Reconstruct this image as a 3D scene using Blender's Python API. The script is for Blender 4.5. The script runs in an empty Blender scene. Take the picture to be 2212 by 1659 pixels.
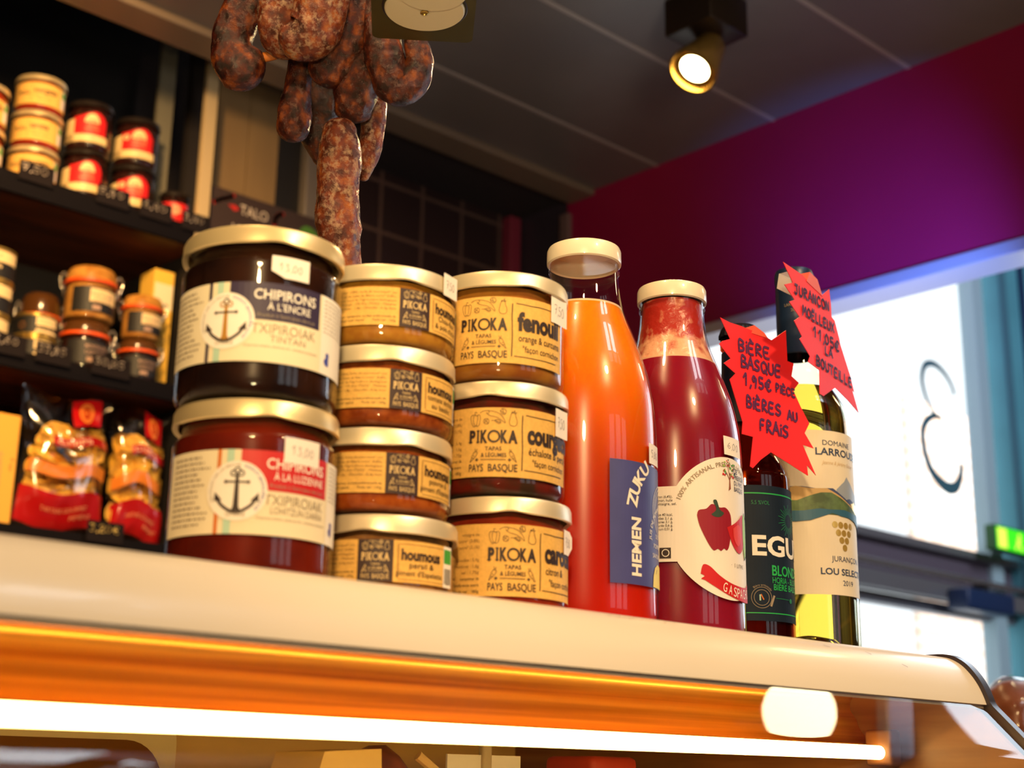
import bpy, bmesh, math, random
from mathutils import Vector, Matrix, noise
from mathutils.geometry import tessellate_polygon

random.seed(7)
PI = math.pi
C = bpy.context.scene.collection
SC = bpy.context.scene
H = 1.2                      # height of the lens above the floor; heights below are given from the lens
ZC = .104                    # counter top above the lens

# ---------------------------------------------------------------- camera
cam_d = bpy.data.cameras.new('camera')
cam = bpy.data.objects.new('camera', cam_d)
C.objects.link(cam)
cam.matrix_world = Matrix(((0.72754088, -0.19601851, -0.6574656, 0),
                           (-0.68588781, -0.18607772, -0.70351474, 0),
                           (0.01556221, 0.96278337, -0.26982586, H),
                           (0, 0, 0, 1)))
cam_d.sensor_width = 36
cam_d.lens = 3056.0 / 2212 * 36
cam_d.clip_start = .02
cam_d.dof.use_dof = True
cam_d.dof.focus_distance = 1.17
cam_d.dof.aperture_fstop = 6.6
cam_d.dof.aperture_blades = 0
SC.camera = cam

# ---------------------------------------------------------------- view, world, lights
SC.view_settings.view_transform = 'Standard'
SC.view_settings.look = 'None'
SC.view_settings.exposure = 0.2
SC.view_settings.gamma = 1
SC.view_settings.use_curve_mapping = False
SC.cycles.max_bounces = 10
SC.cycles.transparent_max_bounces = 24
SC.cycles.caustics_reflective = False
SC.cycles.caustics_refractive = False
SC.cycles.sample_clamp_indirect = 6
SC.cycles.use_denoising = True

world = bpy.data.worlds.new('daylight')
SC.world = world
world.use_nodes = True
wn = world.node_tree.nodes
wn['Background'].inputs['Color'].default_value = (.90, .97, 1, 1)
wn['Background'].inputs['Strength'].default_value = 1.5

WARM = (1, .66, .30)
def lamp(name, kind, loc, power, color, size=.1, to=None, angle=None, blend=.5):
    d = bpy.data.lights.new(name, kind)
    d.energy = power; d.color = color
    if kind == 'AREA': d.shape = 'DISK'; d.size = size
    elif kind == 'SPOT':
        d.spot_size = angle; d.spot_blend = blend; d.shadow_soft_size = size
    else: d.shadow_soft_size = size
    o = bpy.data.objects.new(name, d); C.objects.link(o)
    o.location = Vector(loc) + Vector((0, 0, H))
    if to is not None:
        o.rotation_euler = (Vector(to) - Vector(loc)).to_track_quat('-Z', 'Y').to_euler()
    return o
# warm spotlights of the stall and the hall, cool daylight at the window, added fill lamps
lamp('hall_spot', 'SPOT', (-.55, -.55, .75), 78, WARM, .07, (.65, .72, .22), .75, .6)
lamp('hall_spot_far', 'SPOT', (.70, -.75, 1.45), 92, WARM, .07, (.85, .72, .22), .62, .6)
lamp('counter_spot', 'SPOT', (.25, .62, 1.3), 24, WARM, .05, (.6, .85, .35), 1.3, .7)
lamp('shelf_spot', 'SPOT', (.75, 1.75, 1.33), 55, (1, .60, .24), .05, (1.2, 2.55, .80), 1.6, .7)
lamp('wall_blue_fill', 'SPOT', (1.85, 1.10, .62), 60, (.12, .26, 1), .03, (2.339, 1.38, .97), .95, 1.0)  # added unseen lamp that puts the blue glow on the crimson wall
lamp('window_daylight', 'AREA', (2.9, .9, .75), 9, (.75, .88, 1), .9, (1.0, .7, .3))
lamp('ceiling_fill', 'SPOT', (.85, .25, .65), 34, (1, .84, .70), .15, (1.45, 1.25, 1.4), 1.25, .9)  # added uplight out of view, brightens the ceiling panels
lamp('plate_fill', 'SPOT', (-.25, -.25, .05), 30, (1, .74, .38), .06, (.60, .82, .55), .50, .7)  # added lamp without a fixture, lifts the hanging plate and sausages from below
for sx in (1.55, 2.15, 2.75):
    d = lamp('skylight_sun', 'AREA', (sx, -1.68, 3.42), 9, (.88, .95, 1), .4, (sx, -1.68, 0)); d.data.shape = 'RECTANGLE'; d.data.size = .40; d.data.size_y = .64
lamp('hall_day_fill', 'AREA', (3.6, -1.2, 2.3), 90, (.80, .88, 1), 1.4, (4.2, 2.5, .6))  # added soft fill for hall daylight, lightens the window rails
lamp('shelf_fill_low', 'SPOT', (.55, 1.35, .95), 42, (1, .62, .26), .05, (1.25, 2.5, .55), 1.1, .7)  # extra lamp added out of view to brighten the crisp bags

# ---------------------------------------------------------------- materials
MT = {}
def nt(name):
    m = bpy.data.materials.new(name); m.use_nodes = True
    n = m.node_tree.nodes; return m, n, m.node_tree.links, n['Principled BSDF']
def mat(name, col, rough=.5, metal=0, noise_amt=0, scale=60, emit=None, estr=0, sss=0, spec=.5, bump=0, coat=0, trans=0, ior=1.45, sss_r=(1, .3, .1), sss_s=.02, col2=None):
    if name in MT: return MT[name]
    m, n, l, b = nt(name)
    b.inputs['Base Color'].default_value = (*col, 1)
    b.inputs['Roughness'].default_value = rough
    b.inputs['Metallic'].default_value = metal
    b.inputs['Specular IOR Level'].default_value = spec
    b.inputs['IOR'].default_value = ior
    if coat: b.inputs['Coat Weight'].default_value = coat; b.inputs['Coat Roughness'].default_value = .05
    if trans: b.inputs['Transmission Weight'].default_value = trans
    if sss:
        b.inputs['Subsurface Weight'].default_value = sss
        b.inputs['Subsurface Radius'].default_value = sss_r
        b.inputs['Subsurface Scale'].default_value = sss_s
    if emit:
        b.inputs['Emission Color'].default_value = (*emit, 1); b.inputs['Emission Strength'].default_value = estr
    if noise_amt or bump or col2:
        tc = n.new('ShaderNodeTexCoord'); tx = n.new('ShaderNodeTexNoise')
        tx.inputs['Scale'].default_value = scale; tx.inputs['Detail'].default_value = 5
        l.new(tc.outputs['Object'], tx.inputs['Vector'])
        if noise_amt or col2:
            r = n.new('ShaderNodeValToRGB')
            c2 = col2 or tuple(c * (1 - noise_amt) for c in col)
            r.color_ramp.elements[0].color = (*c2, 1); r.color_ramp.elements[1].color = (*col, 1)
            r.color_ramp.elements[0].position = .38; r.color_ramp.elements[1].position = .62
            l.new(tx.outputs['Fac'], r.inputs['Fac']); l.new(r.outputs['Color'], b.inputs['Base Color'])
        if bump:
            bp = n.new('ShaderNodeBump'); bp.inputs['Strength'].default_value = bump; bp.inputs['Distance'].default_value = .004
            l.new(tx.outputs['Fac'], bp.inputs['Height']); l.new(bp.outputs['Normal'], b.inputs['Normal'])
    MT[name] = m
    return m
def glass(name, tint=(1, 1, 1), refl=1.0, rough=.02, ior=1.45, haze=None):
    """thin clear pane or jar wall: see-through with a Fresnel reflection"""
    m = bpy.data.materials.new(name); m.use_nodes = True
    n = m.node_tree.nodes; l = m.node_tree.links; n.remove(n['Principled BSDF'])
    t = n.new('ShaderNodeBsdfTransparent'); t.inputs['Color'].default_value = (*tint, 1)
    g = n.new('ShaderNodeBsdfGlossy'); g.inputs['Roughness'].default_value = rough
    f = n.new('ShaderNodeFresnel'); ge = n.new('ShaderNodeNewGeometry'); mi = n.new('ShaderNodeMix')
    mi.inputs['A'].default_value = ior; mi.inputs['B'].default_value = 1 / ior      # same reflection from both sides of the wall
    l.new(ge.outputs['Backfacing'], mi.inputs['Factor']); l.new(mi.outputs['Result'], f.inputs['IOR'])
    mu = n.new('ShaderNodeMath'); mu.operation = 'MULTIPLY'; mu.inputs[1].default_value = refl
    x = n.new('ShaderNodeMixShader')
    l.new(f.outputs['Fac'], mu.inputs[0]); l.new(mu.outputs[0], x.inputs['Fac'])
    l.new(t.outputs[0], x.inputs[1]); l.new(g.outputs[0], x.inputs[2])
    l.new(x.outputs[0], n['Material Output'].inputs['Surface'])
    return m
def streak_mat(name, c1, c2, scale, rough=.4, metal=0):
    """wood or brushed streaks running along X"""
    m, n, l, b = nt(name)
    tc = n.new('ShaderNodeTexCoord'); mp = n.new('ShaderNodeMapping'); mp.inputs['Scale'].default_value = scale
    tx = n.new('ShaderNodeTexNoise'); tx.inputs['Scale'].default_value = 1; tx.inputs['Detail'].default_value = 6
    r = n.new('ShaderNodeValToRGB')
    r.color_ramp.elements[0].color = (*c1, 1); r.color_ramp.elements[1].color = (*c2, 1)
    r.color_ramp.elements[0].position = .35; r.color_ramp.elements[1].position = .65
    l.new(tc.outputs['Object'], mp.inputs['Vector']); l.new(mp.outputs[0], tx.inputs['Vector'])
    l.new(tx.outputs['Fac'], r.inputs['Fac']); l.new(r.outputs['Color'], b.inputs['Base Color'])
    b.inputs['Roughness'].default_value = rough; b.inputs['Metallic'].default_value = metal
    return m
def emis(name, col, s):
    m = bpy.data.materials.new(name); m.use_nodes = True
    n = m.node_tree.nodes; n.remove(n['Principled BSDF'])
    e = n.new('ShaderNodeEmission'); e.inputs['Color'].default_value = (*col, 1); e.inputs['Strength'].default_value = s
    m.node_tree.links.new(e.outputs[0], n['Material Output'].inputs['Surface'])
    return m

GLASS = glass('clear_glass')
M_lid = mat('gold_lid', (.84, .66, .36), .36, .62, noise_amt=.08, scale=30)
M_lid2 = mat('pale_gold_lid', (.86, .73, .50), .38, .55, noise_amt=.06, scale=30)
M_cap = mat('cream_enamel_cap', (.80, .71, .56), .30, 0, coat=.4)
M_kraft = mat('kraft_paper', (.80, .47, .12), .62, noise_amt=.12, scale=400, spec=.25)
M_cream = mat('cream_paper', (.80, .70, .50), .6, spec=.25)
M_white = mat('white_paper', (.86, .80, .72), .6, spec=.25)
M_sticker = mat('price_sticker_paper', (.88, .80, .74), .6, spec=.2)
M_ink = mat('dark_ink', (.028, .014, .012), .55)
M_ink2 = mat('faded_ink', (.22, .12, .035), .6)
M_grey = mat('grey_ink', (.30, .24, .17), .6)
M_pen = mat('pen_ink', (.08, .045, .07), .6)
M_navy = mat('navy_ink', (.030, .018, .055), .5)
M_redink = mat('red_ink', (.55, .010, .012), .5)
M_teal = mat('pale_teal_ink', (.42, .62, .50), .5)
M_green = mat('green_ink', (.05, .34, .05), .5)
M_orange = mat('orange_ink', (.62, .16, .02), .5)
M_choc = mat('dark_brown_ink', (.035, .014, .012), .5)
M_whiteink = mat('white_ink', (.85, .80, .72), .5)
M_black = mat('black_matte', (.010, .009, .010), .55)
M_blueink = mat('blue_ink', (.03, .05, .35), .5)

# ---------------------------------------------------------------- object helpers
def thing(name, label, cat, loc, group=None, rz=0):
    o = bpy.data.objects.new(name, None); C.objects.link(o)
    o.empty_display_size = .02
    o.location = (loc[0], loc[1], loc[2] + H); o.rotation_euler = (0, 0, rz)
    o['label'] = label; o['category'] = cat
    if group: o['group'] = group
    return o
def obj(name, bm, m, parent=None, smooth=True, loc=None):
    me = bpy.data.meshes.new(name)
    bm.normal_update(); bm.to_mesh(me); bm.free()
    for x in (m if isinstance(m, (list, tuple)) else [m]): me.materials.append(x)
    if smooth:
        for p in me.polygons: p.use_smooth = True
        try: me.set_sharp_from_angle(angle=math.radians(38))
        except Exception: pass
    o = bpy.data.objects.new(name, me); C.objects.link(o)
    if parent is not None: o.parent = parent
    elif loc is None: o.location = (0, 0, H)
    if loc is not None: o.location = (loc[0], loc[1], loc[2] + (0 if parent else H))
    return o
def struct(name, bm, m, smooth=False):
    o = obj(name, bm, m, None, smooth); o['kind'] = 'structure'; return o
def tag(o, label, cat, group=None):
    o['label'] = label; o['category'] = cat
    if group: o['group'] = group
    return o
def NB(): return bmesh.new()
def box(bm, x0, x1, y0, y1, z0, z1, bev=0):
    r = bmesh.ops.create_cube(bm, size=1)
    for v in r['verts']:
        v.co = Vector((x0 + (v.co.x + .5) * (x1 - x0), y0 + (v.co.y + .5) * (y1 - y0), z0 + (v.co.z + .5) * (z1 - z0)))
    if bev:
        es = list({e for v in r['verts'] for e in v.link_edges})
        bmesh.ops.bevel(bm, geom=es, offset=bev, segments=3, profile=.5, affect='EDGES')
    return bm
def lathe(bm, prof, seg=64, cx=0, cy=0, caps=(True, True), wob=None):
    rings = []
    for (r, z) in prof:
        rg = []
        for i in range(seg):
            a = 2 * PI * i / seg
            rr = r; zz = z
            if wob: rr, zz = wob(r, z, a)
            rg.append(bm.verts.new((cx + rr * math.cos(a), cy + rr * math.sin(a), zz)))
        rings.append(rg)
    for k in range(len(rings) - 1):
        A, B = rings[k], rings[k + 1]
        for i in range(seg):
            j = (i + 1) % seg
            bm.faces.new((A[i], A[j], B[j], B[i]))
    if caps[0]: bm.faces.new(rings[0][::-1])
    if caps[1]: bm.faces.new(rings[-1])
    return bm
def smooth_prof(pts, n=6):
    """Catmull-Rom through (r, z) points"""
    out = []
    P = [pts[0]] + list(pts) + [pts[-1]]
    for i in range(1, len(P) - 2):
        for k in range(n):
            t = k / n; p0, p1, p2, p3 = P[i - 1], P[i], P[i + 1], P[i + 2]
            out.append(tuple(.5 * ((2 * p1[a]) + (-p0[a] + p2[a]) * t + (2 * p0[a] - 5 * p1[a] + 4 * p2[a] - p3[a]) * t * t + (-p0[a] + 3 * p1[a] - 3 * p2[a] + p3[a]) * t ** 3) for a in range(len(p1))))
    out.append(tuple(pts[-1]))
    return out
def extrude_x(bm, prof, x0, x1, closed=False, nx=1):
    """open or closed (y, z) profile swept along X"""
    cols = []
    for k in range(nx + 1):
        x = x0 + (x1 - x0) * k / nx
        cols.append([bm.verts.new((x, y, z)) for (y, z) in prof])
    n = len(prof)
    for k in range(nx):
        for i in range(n if closed else n - 1):
            j = (i + 1) % n
            bm.faces.new((cols[k][i], cols[k + 1][i], cols[k + 1][j], cols[k][j]))
    if closed:
        bm.faces.new(cols[0]); bm.faces.new(cols[-1][::-1])
    return bm
def tube(bm, path, r, seg=10, caps=True):
    path = [Vector(p) for p in path]; rings = []
    up = Vector((0, 0, 1))
    for i, p in enumerate(path):
        t = (path[min(i + 1, len(path) - 1)] - path[max(i - 1, 0)]).normalized()
        s = t.cross(up)
        if s.length < .05: s = t.cross(Vector((0, 1, 0)))
        s.normalize(); u = s.cross(t)
        rr = r[i] if isinstance(r, (list, tuple)) else r
        rings.append([bm.verts.new(p + (s * math.cos(2 * PI * k / seg) + u * math.sin(2 * PI * k / seg)) * rr) for k in range(seg)])
    for A, B in zip(rings, rings[1:]):
        for k in range(seg): bm.faces.new((A[k], A[(k + 1) % seg], B[(k + 1) % seg], B[k]))
    if caps: bm.faces.new(rings[0][::-1]); bm.faces.new(rings[-1])
    return bm
def prism(bm, poly, f0, f1):
    """closed 2D outline given thickness: f0, f1 map (u, v) to the two faces"""
    a = [bm.verts.new(f0(u, v)) for u, v in poly]; b = [bm.verts.new(f1(u, v)) for u, v in poly]
    tri = tessellate_polygon([[Vector((u, v, 0)) for u, v in poly]])
    for t in tri:
        try:
            bm.faces.new([a[i] for i in t]); bm.faces.new([b[i] for i in reversed(t)])
        except ValueError: pass
    for i in range(len(poly)):
        j = (i + 1) % len(poly)
        bm.faces.new((a[i], b[i], b[j], a[j]))
    bmesh.ops.recalc_face_normals(bm, faces=bm.faces[:])
    return bm

# ---------------------------------------------------------------- lettering and label art
_TX = {}
def text2d(s, bold=0.0, shear=0.0):
    key = (s, bold, shear)
    if key in _TX: return _TX[key]
    cu = bpy.data.curves.new('lettering', 'FONT')
    cu.body = s; cu.size = 1; cu.offset = bold; cu.shear = shear; cu.resolution_u = 3; cu.fill_mode = 'FRONT'
    o = bpy.data.objects.new('lettering', cu); C.objects.link(o)
    bpy.context.view_layer.update()
    me = o.to_mesh()
    vs = [(v.co.x, v.co.y) for v in me.vertices]; fs = [tuple(p.vertices) for p in me.polygons]
    o.to_mesh_clear(); bpy.data.objects.remove(o); bpy.data.curves.remove(cu)
    if not vs: vs, fs = [(0, 0)], []
    _TX[key] = (vs, fs); return _TX[key]
GL = {  # pen strokes, capital height 1
 'A': [[(0, 0), (.28, 1), (.34, 1), (.6, 0)], [(.1, .4), (.5, .42)]], 'B': [[(.05, 0), (.08, 1), (.4, .95), (.48, .75), (.3, .55), (.12, .52)], [(.3, .55), (.55, .35), (.45, .08), (.05, 0)]],
 'C': [[(.5, .85), (.3, 1), (.08, .7), (.06, .3), (.25, 0), (.52, .12)]], 'E': [[(.5, 1), (.1, .95), (.08, .05), (.5, 0)], [(.1, .52), (.42, .52)]], 'F': [[(.1, 0), (.1, .95), (.5, 1)], [(.1, .52), (.4, .55)]],
 'I': [[(.1, 0), (.1, .68)], [(.1, .95), (.12, 1)]], 'J': [[(.1, 1), (.5, 1)], [(.35, 1), (.36, .2), (.2, 0), (.02, .15)]], 'L': [[(.1, 1), (.08, .05), (.45, 0)]], 'M': [[(.02, 0), (.1, 1), (.32, .4), (.55, 1), (.64, 0)]],
 'N': [[(.05, 0), (.08, .95), (.45, .05), (.48, 1)]], 'O': [[(.3, 1), (.06, .75), (.06, .25), (.3, 0), (.52, .25), (.52, .75), (.3, 1)]], 'P': [[(.08, 0), (.1, 1), (.42, .95), (.48, .7), (.35, .5), (.1, .48)]],
 'Q': [[(.3, 1), (.06, .75), (.06, .25), (.3, 0), (.52, .25), (.52, .75), (.3, 1)], [(.35, .25), (.6, -.1)]], 'R': [[(.08, 0), (.1, 1), (.42, .95), (.46, .7), (.12, .5), (.55, 0)]], 'S': [[(.5, .88), (.3, 1), (.08, .8), (.2, .55), (.45, .4), (.45, .12), (.25, 0), (.04, .1)]],
 'T': [[(0, 1), (.55, 1)], [(.28, 1), (.27, 0)]], 'U': [[(.06, 1), (.06, .25), (.28, 0), (.5, .25), (.5, 1)]], 'X': [[(.02, 1), (.5, 0)], [(.5, 1), (.02, 0)]],
 '0': [[(.25, 1), (.04, .7), (.04, .25), (.22, 0), (.44, .3), (.44, .75), (.25, 1)]], '1': [[(.02, .65), (.28, 1), (.26, 0)]], '2': [[(.05, .8), (.25, 1), (.45, .75), (.05, 0), (.5, 0)]], '3': [[(.05, .95), (.42, .95), (.2, .58), (.45, .35), (.35, .04), (.03, .05)]],
 '4': [[(.3, 1), (.03, .35), (.5, .38)], [(.36, .6), (.34, 0)]], '5': [[(.48, 1), (.12, 1), (.1, .58), (.4, .55), (.46, .2), (.25, 0), (.04, .08)]], '6': [[(.4, 1), (.1, .55), (.06, .2), (.25, 0), (.46, .22), (.3, .5), (.08, .3)]],
 '7': [[(.02, .95), (.46, 1), (.2, 0)], [(.1, .5), (.42, .52)]], '8': [[(.25, .52), (.06, .75), (.25, 1), (.42, .75), (.25, .52), (.04, .25), (.25, 0), (.46, .25), (.25, .52)]], '9': [[(.42, .75), (.22, 1), (.05, .72), (.22, .5), (.42, .75), (.38, 0)]],
 ',': [[(.12, .08), (.02, -.18)]], '€': [[(.55, .85), (.35, 1), (.12, .6), (.14, .25), (.35, 0), (.56, .1)], [(0, .6), (.42, .6)], [(0, .4), (.4, .4)]]}
class Print:
    """flat artwork in millimetres (u to the right, v up), later laid on a curved or flat face"""
    def __init__(s): s.items = []; s.mats = []
    def m(s, mt):
        if mt not in s.mats: s.mats.append(mt)
        return s.mats.index(mt)
    def add(s, vs, fs, mt, layer=0): s.items.append((vs, fs, s.m(mt), layer)); return s
    def poly(s, pts, mt, layer=0):
        tri = tessellate_polygon([[Vector((u, v, 0)) for u, v in pts]])
        return s.add(list(pts), [tuple(t) for t in tri], mt, layer)
    def rect(s, u0, u1, v0, v1, mt, layer=0): return s.add([(u0, v0), (u1, v0), (u1, v1), (u0, v1)], [(0, 1, 2, 3)], mt, layer)
    def disc(s, u, v, r, mt, layer=0, ry=None, n=40): return s.poly([(u + r * math.cos(2 * PI * k / n), v + (ry or r) * math.sin(2 * PI * k / n)) for k in range(n)], mt, layer)
    def stroke(s, pts, w, mt, layer=1):
        for (a, b) in zip(pts, pts[1:]):
            dx, dy = b[0] - a[0], b[1] - a[1]; L = math.hypot(dx, dy) or 1e-6
            nx, ny = -dy / L * w / 2, dx / L * w / 2; ex, ey = dx / L * w * .3, dy / L * w * .3
            s.add([(a[0] - ex + nx, a[1] - ey + ny), (a[0] - ex - nx, a[1] - ey - ny), (b[0] + ex - nx, b[1] + ey - ny), (b[0] + ex + nx, b[1] + ey + ny)], [(0, 1, 2, 3)], mt, layer)
        return s
    def ring(s, u, v, r, w, mt, layer=1, a0=0, a1=360, n=36, ry=None):
        return s.stroke([(u + r * math.cos(math.radians(a0 + (a1 - a0) * k / n)), v + (ry or r) * math.sin(math.radians(a0 + (a1 - a0) * k / n))) for k in range(n + 1)], w, mt, layer)
    def text(s, t, u, v, h, mt, w=None, align='l', bold=0, shear=0, layer=1, rot=0, arc=None):
        """capital height h; w stretches to a width; arc = (centre u, centre v, radius) bends the line round a circle"""
        vs, fs = text2d(t, bold, shear)
        k = h / .70
        x0 = min(p[0] for p in vs); x1 = max(p[0] for p in vs)
        kx = w / (x1 - x0) if w and x1 > x0 else k
        W = (x1 - x0) * kx; off = {'l': 0, 'c': -W / 2, 'r': -W}[align]
        P = [((p[0] - x0) * kx + off, p[1] * k) for p in vs]
        if arc:
            cu, cv, R, a0 = arc; Q = []
            for (x, y) in P:
                a = math.radians(a0) - x / R; Q.append((cu + (R + y) * math.cos(a), cv + (R + y) * math.sin(a)))
            P = Q
        else:
            c, sn = math.cos(math.radians(rot)), math.sin(math.radians(rot))
            P = [(u + x * c - y * sn, v + x * sn + y * c) for x, y in P]
        return s.add(P, fs, mt, layer)
    def pen(s, t, u, v, h, mt, w, width=None, rise=0, jit=.03, layer=1, acc=None):
        rnd = random.Random(hash(t) % 1000 if False else sum(map(ord, t)))
        adv = []; x = 0
        for ch in t:
            adv.append(x)
            x += .38 if ch == ' ' else (.24 if ch in ',I' else (.80 if ch == 'M' else .70))
        k = (width / x) if width else h
        for ch, a in zip(t, adv):
            base = {'È': 'E', 'É': 'E', 'Ë': 'E', 'Ç': 'C'}.get(ch, ch)
            for st in GL.get(base, []):
                pts = []
                for (p, q) in smooth_prof([(p + rnd.uniform(-jit, jit), q + rnd.uniform(-jit, jit)) for p, q in st], 4) if len(st) > 2 else st:
                    uu = (a + p) * k; pts.append((u + uu, v + q * h + rise * uu))
                s.stroke(pts, w, mt, layer)
            uu = (a + .25) * k
            if ch == 'È': s.stroke([(u + uu - .05 * k, v + 1.35 * h + rise * uu), (u + uu + .12 * k, v + 1.15 * h + rise * uu)], w, mt, layer)
            if ch == 'Ë':
                for q in (0, .25): s.stroke([(u + uu + q * k - .02, v + 1.2 * h + rise * uu), (u + uu + q * k + .02, v + 1.25 * h + rise * uu)], w, mt, layer)
            if ch == 'Ç': s.stroke([(u + uu, v + rise * uu), (u + uu - .05 * k, v - .2 * h + rise * uu)], w, mt, layer)
        return s
    def lines(s, u0, u1, v0, v1, n, mt, h=None, rag=.25, seed=1, layer=1):
        """lines of small print too fine to read, made of word-length dashes"""
        rnd = random.Random(seed); dv = (v1 - v0) / n; h = h or dv * .42
        for i in range(n):
            v = v1 - dv * (i + .7); u = u0; end = u1 - rnd.random() * rag * (u1 - u0)
            while u < end - .5:
                wd = min(rnd.uniform(1.0, 4.2), end - u); s.rect(u, u + wd * .9, v, v + h, mt, layer); u += wd + .7
        return s
    def build(s, name, parent, fn, step=None, clip=None):
        bm = NB(); lay = bm.faces.layers.int.new('l'); 
        vl = bm.verts.layers.float.new('h')
        for vs, fs, mi, ly in s.items:
            V = [bm.verts.new((x, y, 0)) for x, y in vs]
            for v in V: v[vl] = ly
            for f in fs:
                try: fc = bm.faces.new([V[i] for i in f]); fc.material_index = mi
                except ValueError: pass
        if step or clip:
            us = [v.co.x for v in bm.verts]; u = math.ceil(min(us) / (step or 1e9)) * (step or 1e9)
            cuts = []
            while step and u < max(us): cuts.append(u); u += step
            for c in cuts:
                bmesh.ops.bisect_plane(bm, geom=bm.verts[:] + bm.edges[:] + bm.faces[:], dist=1e-6, plane_co=(c, 0, 0), plane_no=(1, 0, 0))
            if clip:
                for co, no in (((clip[0], 0, 0), (-1, 0, 0)), ((clip[1], 0, 0), (1, 0, 0)), ((0, clip[2], 0), (0, -1, 0)), ((0, clip[3], 0), (0, 1, 0))):
                    bmesh.ops.bisect_plane(bm, geom=bm.verts[:] + bm.edges[:] + bm.faces[:], dist=1e-6, plane_co=co, plane_no=no, clear_outer=True)
        for v in bm.verts: v.co = fn(v.co.x, v.co.y, v[vl])
        bm.normal_update()
        return obj(name, bm, s.mats, parent, smooth=False)
def wrap(R, face, lift=.00025, dl=.00016, rz=None):
    """(u, v) mm onto an upright cylinder (or a body of radius rz(v)); u = 0 looks along angle `face`"""
    def f(u, v, ly):
        r0 = (rz(v) if rz else R); a = face + u / 1000 / R; r = r0 + lift + dl * ly
        return Vector((r * math.cos(a), r * math.sin(a), v / 1000))
    return f
def facing(x, y): return math.atan2(-y, -x)
def label_patch(name, parent, R, face, u0, u1, v0, v1, m, lift=.0002, rz=None, outline=None, step=3.0):
    """a paper label bent round a jar; an outline in mm or a rectangle"""
    p = Print()
    if outline: p.poly(outline, m, 0)
    else:
        p.rect(u0, u1, v0, v1, m, 0)
    if rz:
        # extra rows so that the paper follows the shoulder
        pass
    o = p.build(name, parent, wrap(R, face, lift, 0, rz), step)
    return o
# ---------------------------------------------------------------- the stall and the hall
M_ceil = mat('dark_metal_ceiling', (.20, .175, .165), .38, .25, noise_amt=.15, scale=3)
M_seam = mat('ceiling_joint', (.42, .36, .32), .4, .3)
M_trim = mat('brown_ceiling_trim', (.20, .145, .10), .4, .2)
M_red = mat('crimson_paint', (.30, .005, .046), .42, noise_amt=.06, scale=4)
M_alu = mat('aluminium_frame', (.55, .50, .56), .35, .5)
M_dark = mat('dark_plaster', (.022, .017, .018), .7)
M_hall = mat('hall_wall_paint', (.34, .30, .27), .8)
M_floor = mat('floor_tiles', (.20, .17, .15), .5, noise_amt=.2, scale=5)
M_steel = mat('grey_steel', (.34, .34, .37), .32, .7)
M_bluecol = mat('teal_painted_timber', (.10, .34, .42), .5, noise_amt=.1, scale=6)
M_bluecol2 = mat('pale_blue_frame', (.36, .50, .56), .5)

# floor and walls
b = NB(); box(b, -3, 8, -5, 2.95, -1.24, -1.2); struct('floor', b, M_floor)
# ceiling of dark metal panels, front edge above the counter
b = NB()
ys = [.36, .56, .8975, 1.234, 1.345 if False else 1.3466, 1.681, 2.015, 2.215]
ys = [.34, .674, 1.009, 1.343, 1.678, 2.015, 2.215]
for y0, y1 in zip(ys, ys[1:]): box(b, -.6, 2.339, y0 + .003, y1 - .003, 1.4, 1.43)
struct('ceiling', b, M_ceil)
b = NB()
for y in ys[1:-1]: box(b, -.6, 2.339, y - .005, y + .005, 1.3985, 1.404)
o = struct('trim_1', b, M_seam)
b = NB(); box(b, -.6, 2.339, 2.215, 2.30, 1.385, 1.43, .004); struct('trim_2', b, M_trim)
b = NB(); box(b, 1.722, 2.339, 2.30, 2.52, 1.40, 1.43); struct('ceiling_soffit', b, M_dark)
b = NB(); box(b, -.6, 1.722, 2.30, 2.95, 1.98, 2.02); struct('ceiling_recess', b, M_dark)
# the dark fascia above the ceiling front and the hall roof with its skylights
b = NB(); box(b, -.6, 2.45, .33, .338, 1.40, 3.4); struct('trim_3', b, M_dark)
b = NB()
sky = [(1.35, 1.75), (1.95, 2.35), (2.55, 2.95)]
xs = [-3] + [q for s in sky for q in s] + [8]
for x0, x1 in zip(xs[::2], xs[1::2]): box(b, x0, x1, -5, 2.95, 3.4, 3.44)
for x0, x1 in sky:
    box(b, x0, x1, -5, -2.75, 3.4, 3.44); box(b, x0, x1, -1.35, 2.95, 3.4, 3.44); box(b, x0, x1, -2.08, -2.02, 3.4, 3.44)
struct('ceiling_hall', b, M_hall)
b = NB()
for x0, x1 in sky: box(b, x0 - .02, x1 + .02, -2.77, -1.33, 3.445, 3.45)
struct('window_1', b, GLASS)
b = NB()
box(b, -3, 8, -5.05, -5, -1.2, .6); box(b, -3, 8, -5.05, -5, 2.2, 3.4)
for x0, x1 in ((-3, .2), (1.0, 1.3), (2.1, 2.4), (3.2, 8)): box(b, x0, x1, -5.05, -5, .6, 2.2)
struct('wall_hall', b, M_hall)
b = NB(); box(b, .1, 3.3, -5.08, -5.06, .5, 2.3); struct('window_2', b, GLASS)
b = NB(); box(b, -3.05, -3, -5, 2.95, -1.2, 3.4); struct('wall_left', b, M_hall)
b = NB(); box(b, 8, 8.05, -5, 2.95, -1.2, 3.4); struct('wall_far', b, mat('brown_hall_wall', (.14, .095, .06), .8))
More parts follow.
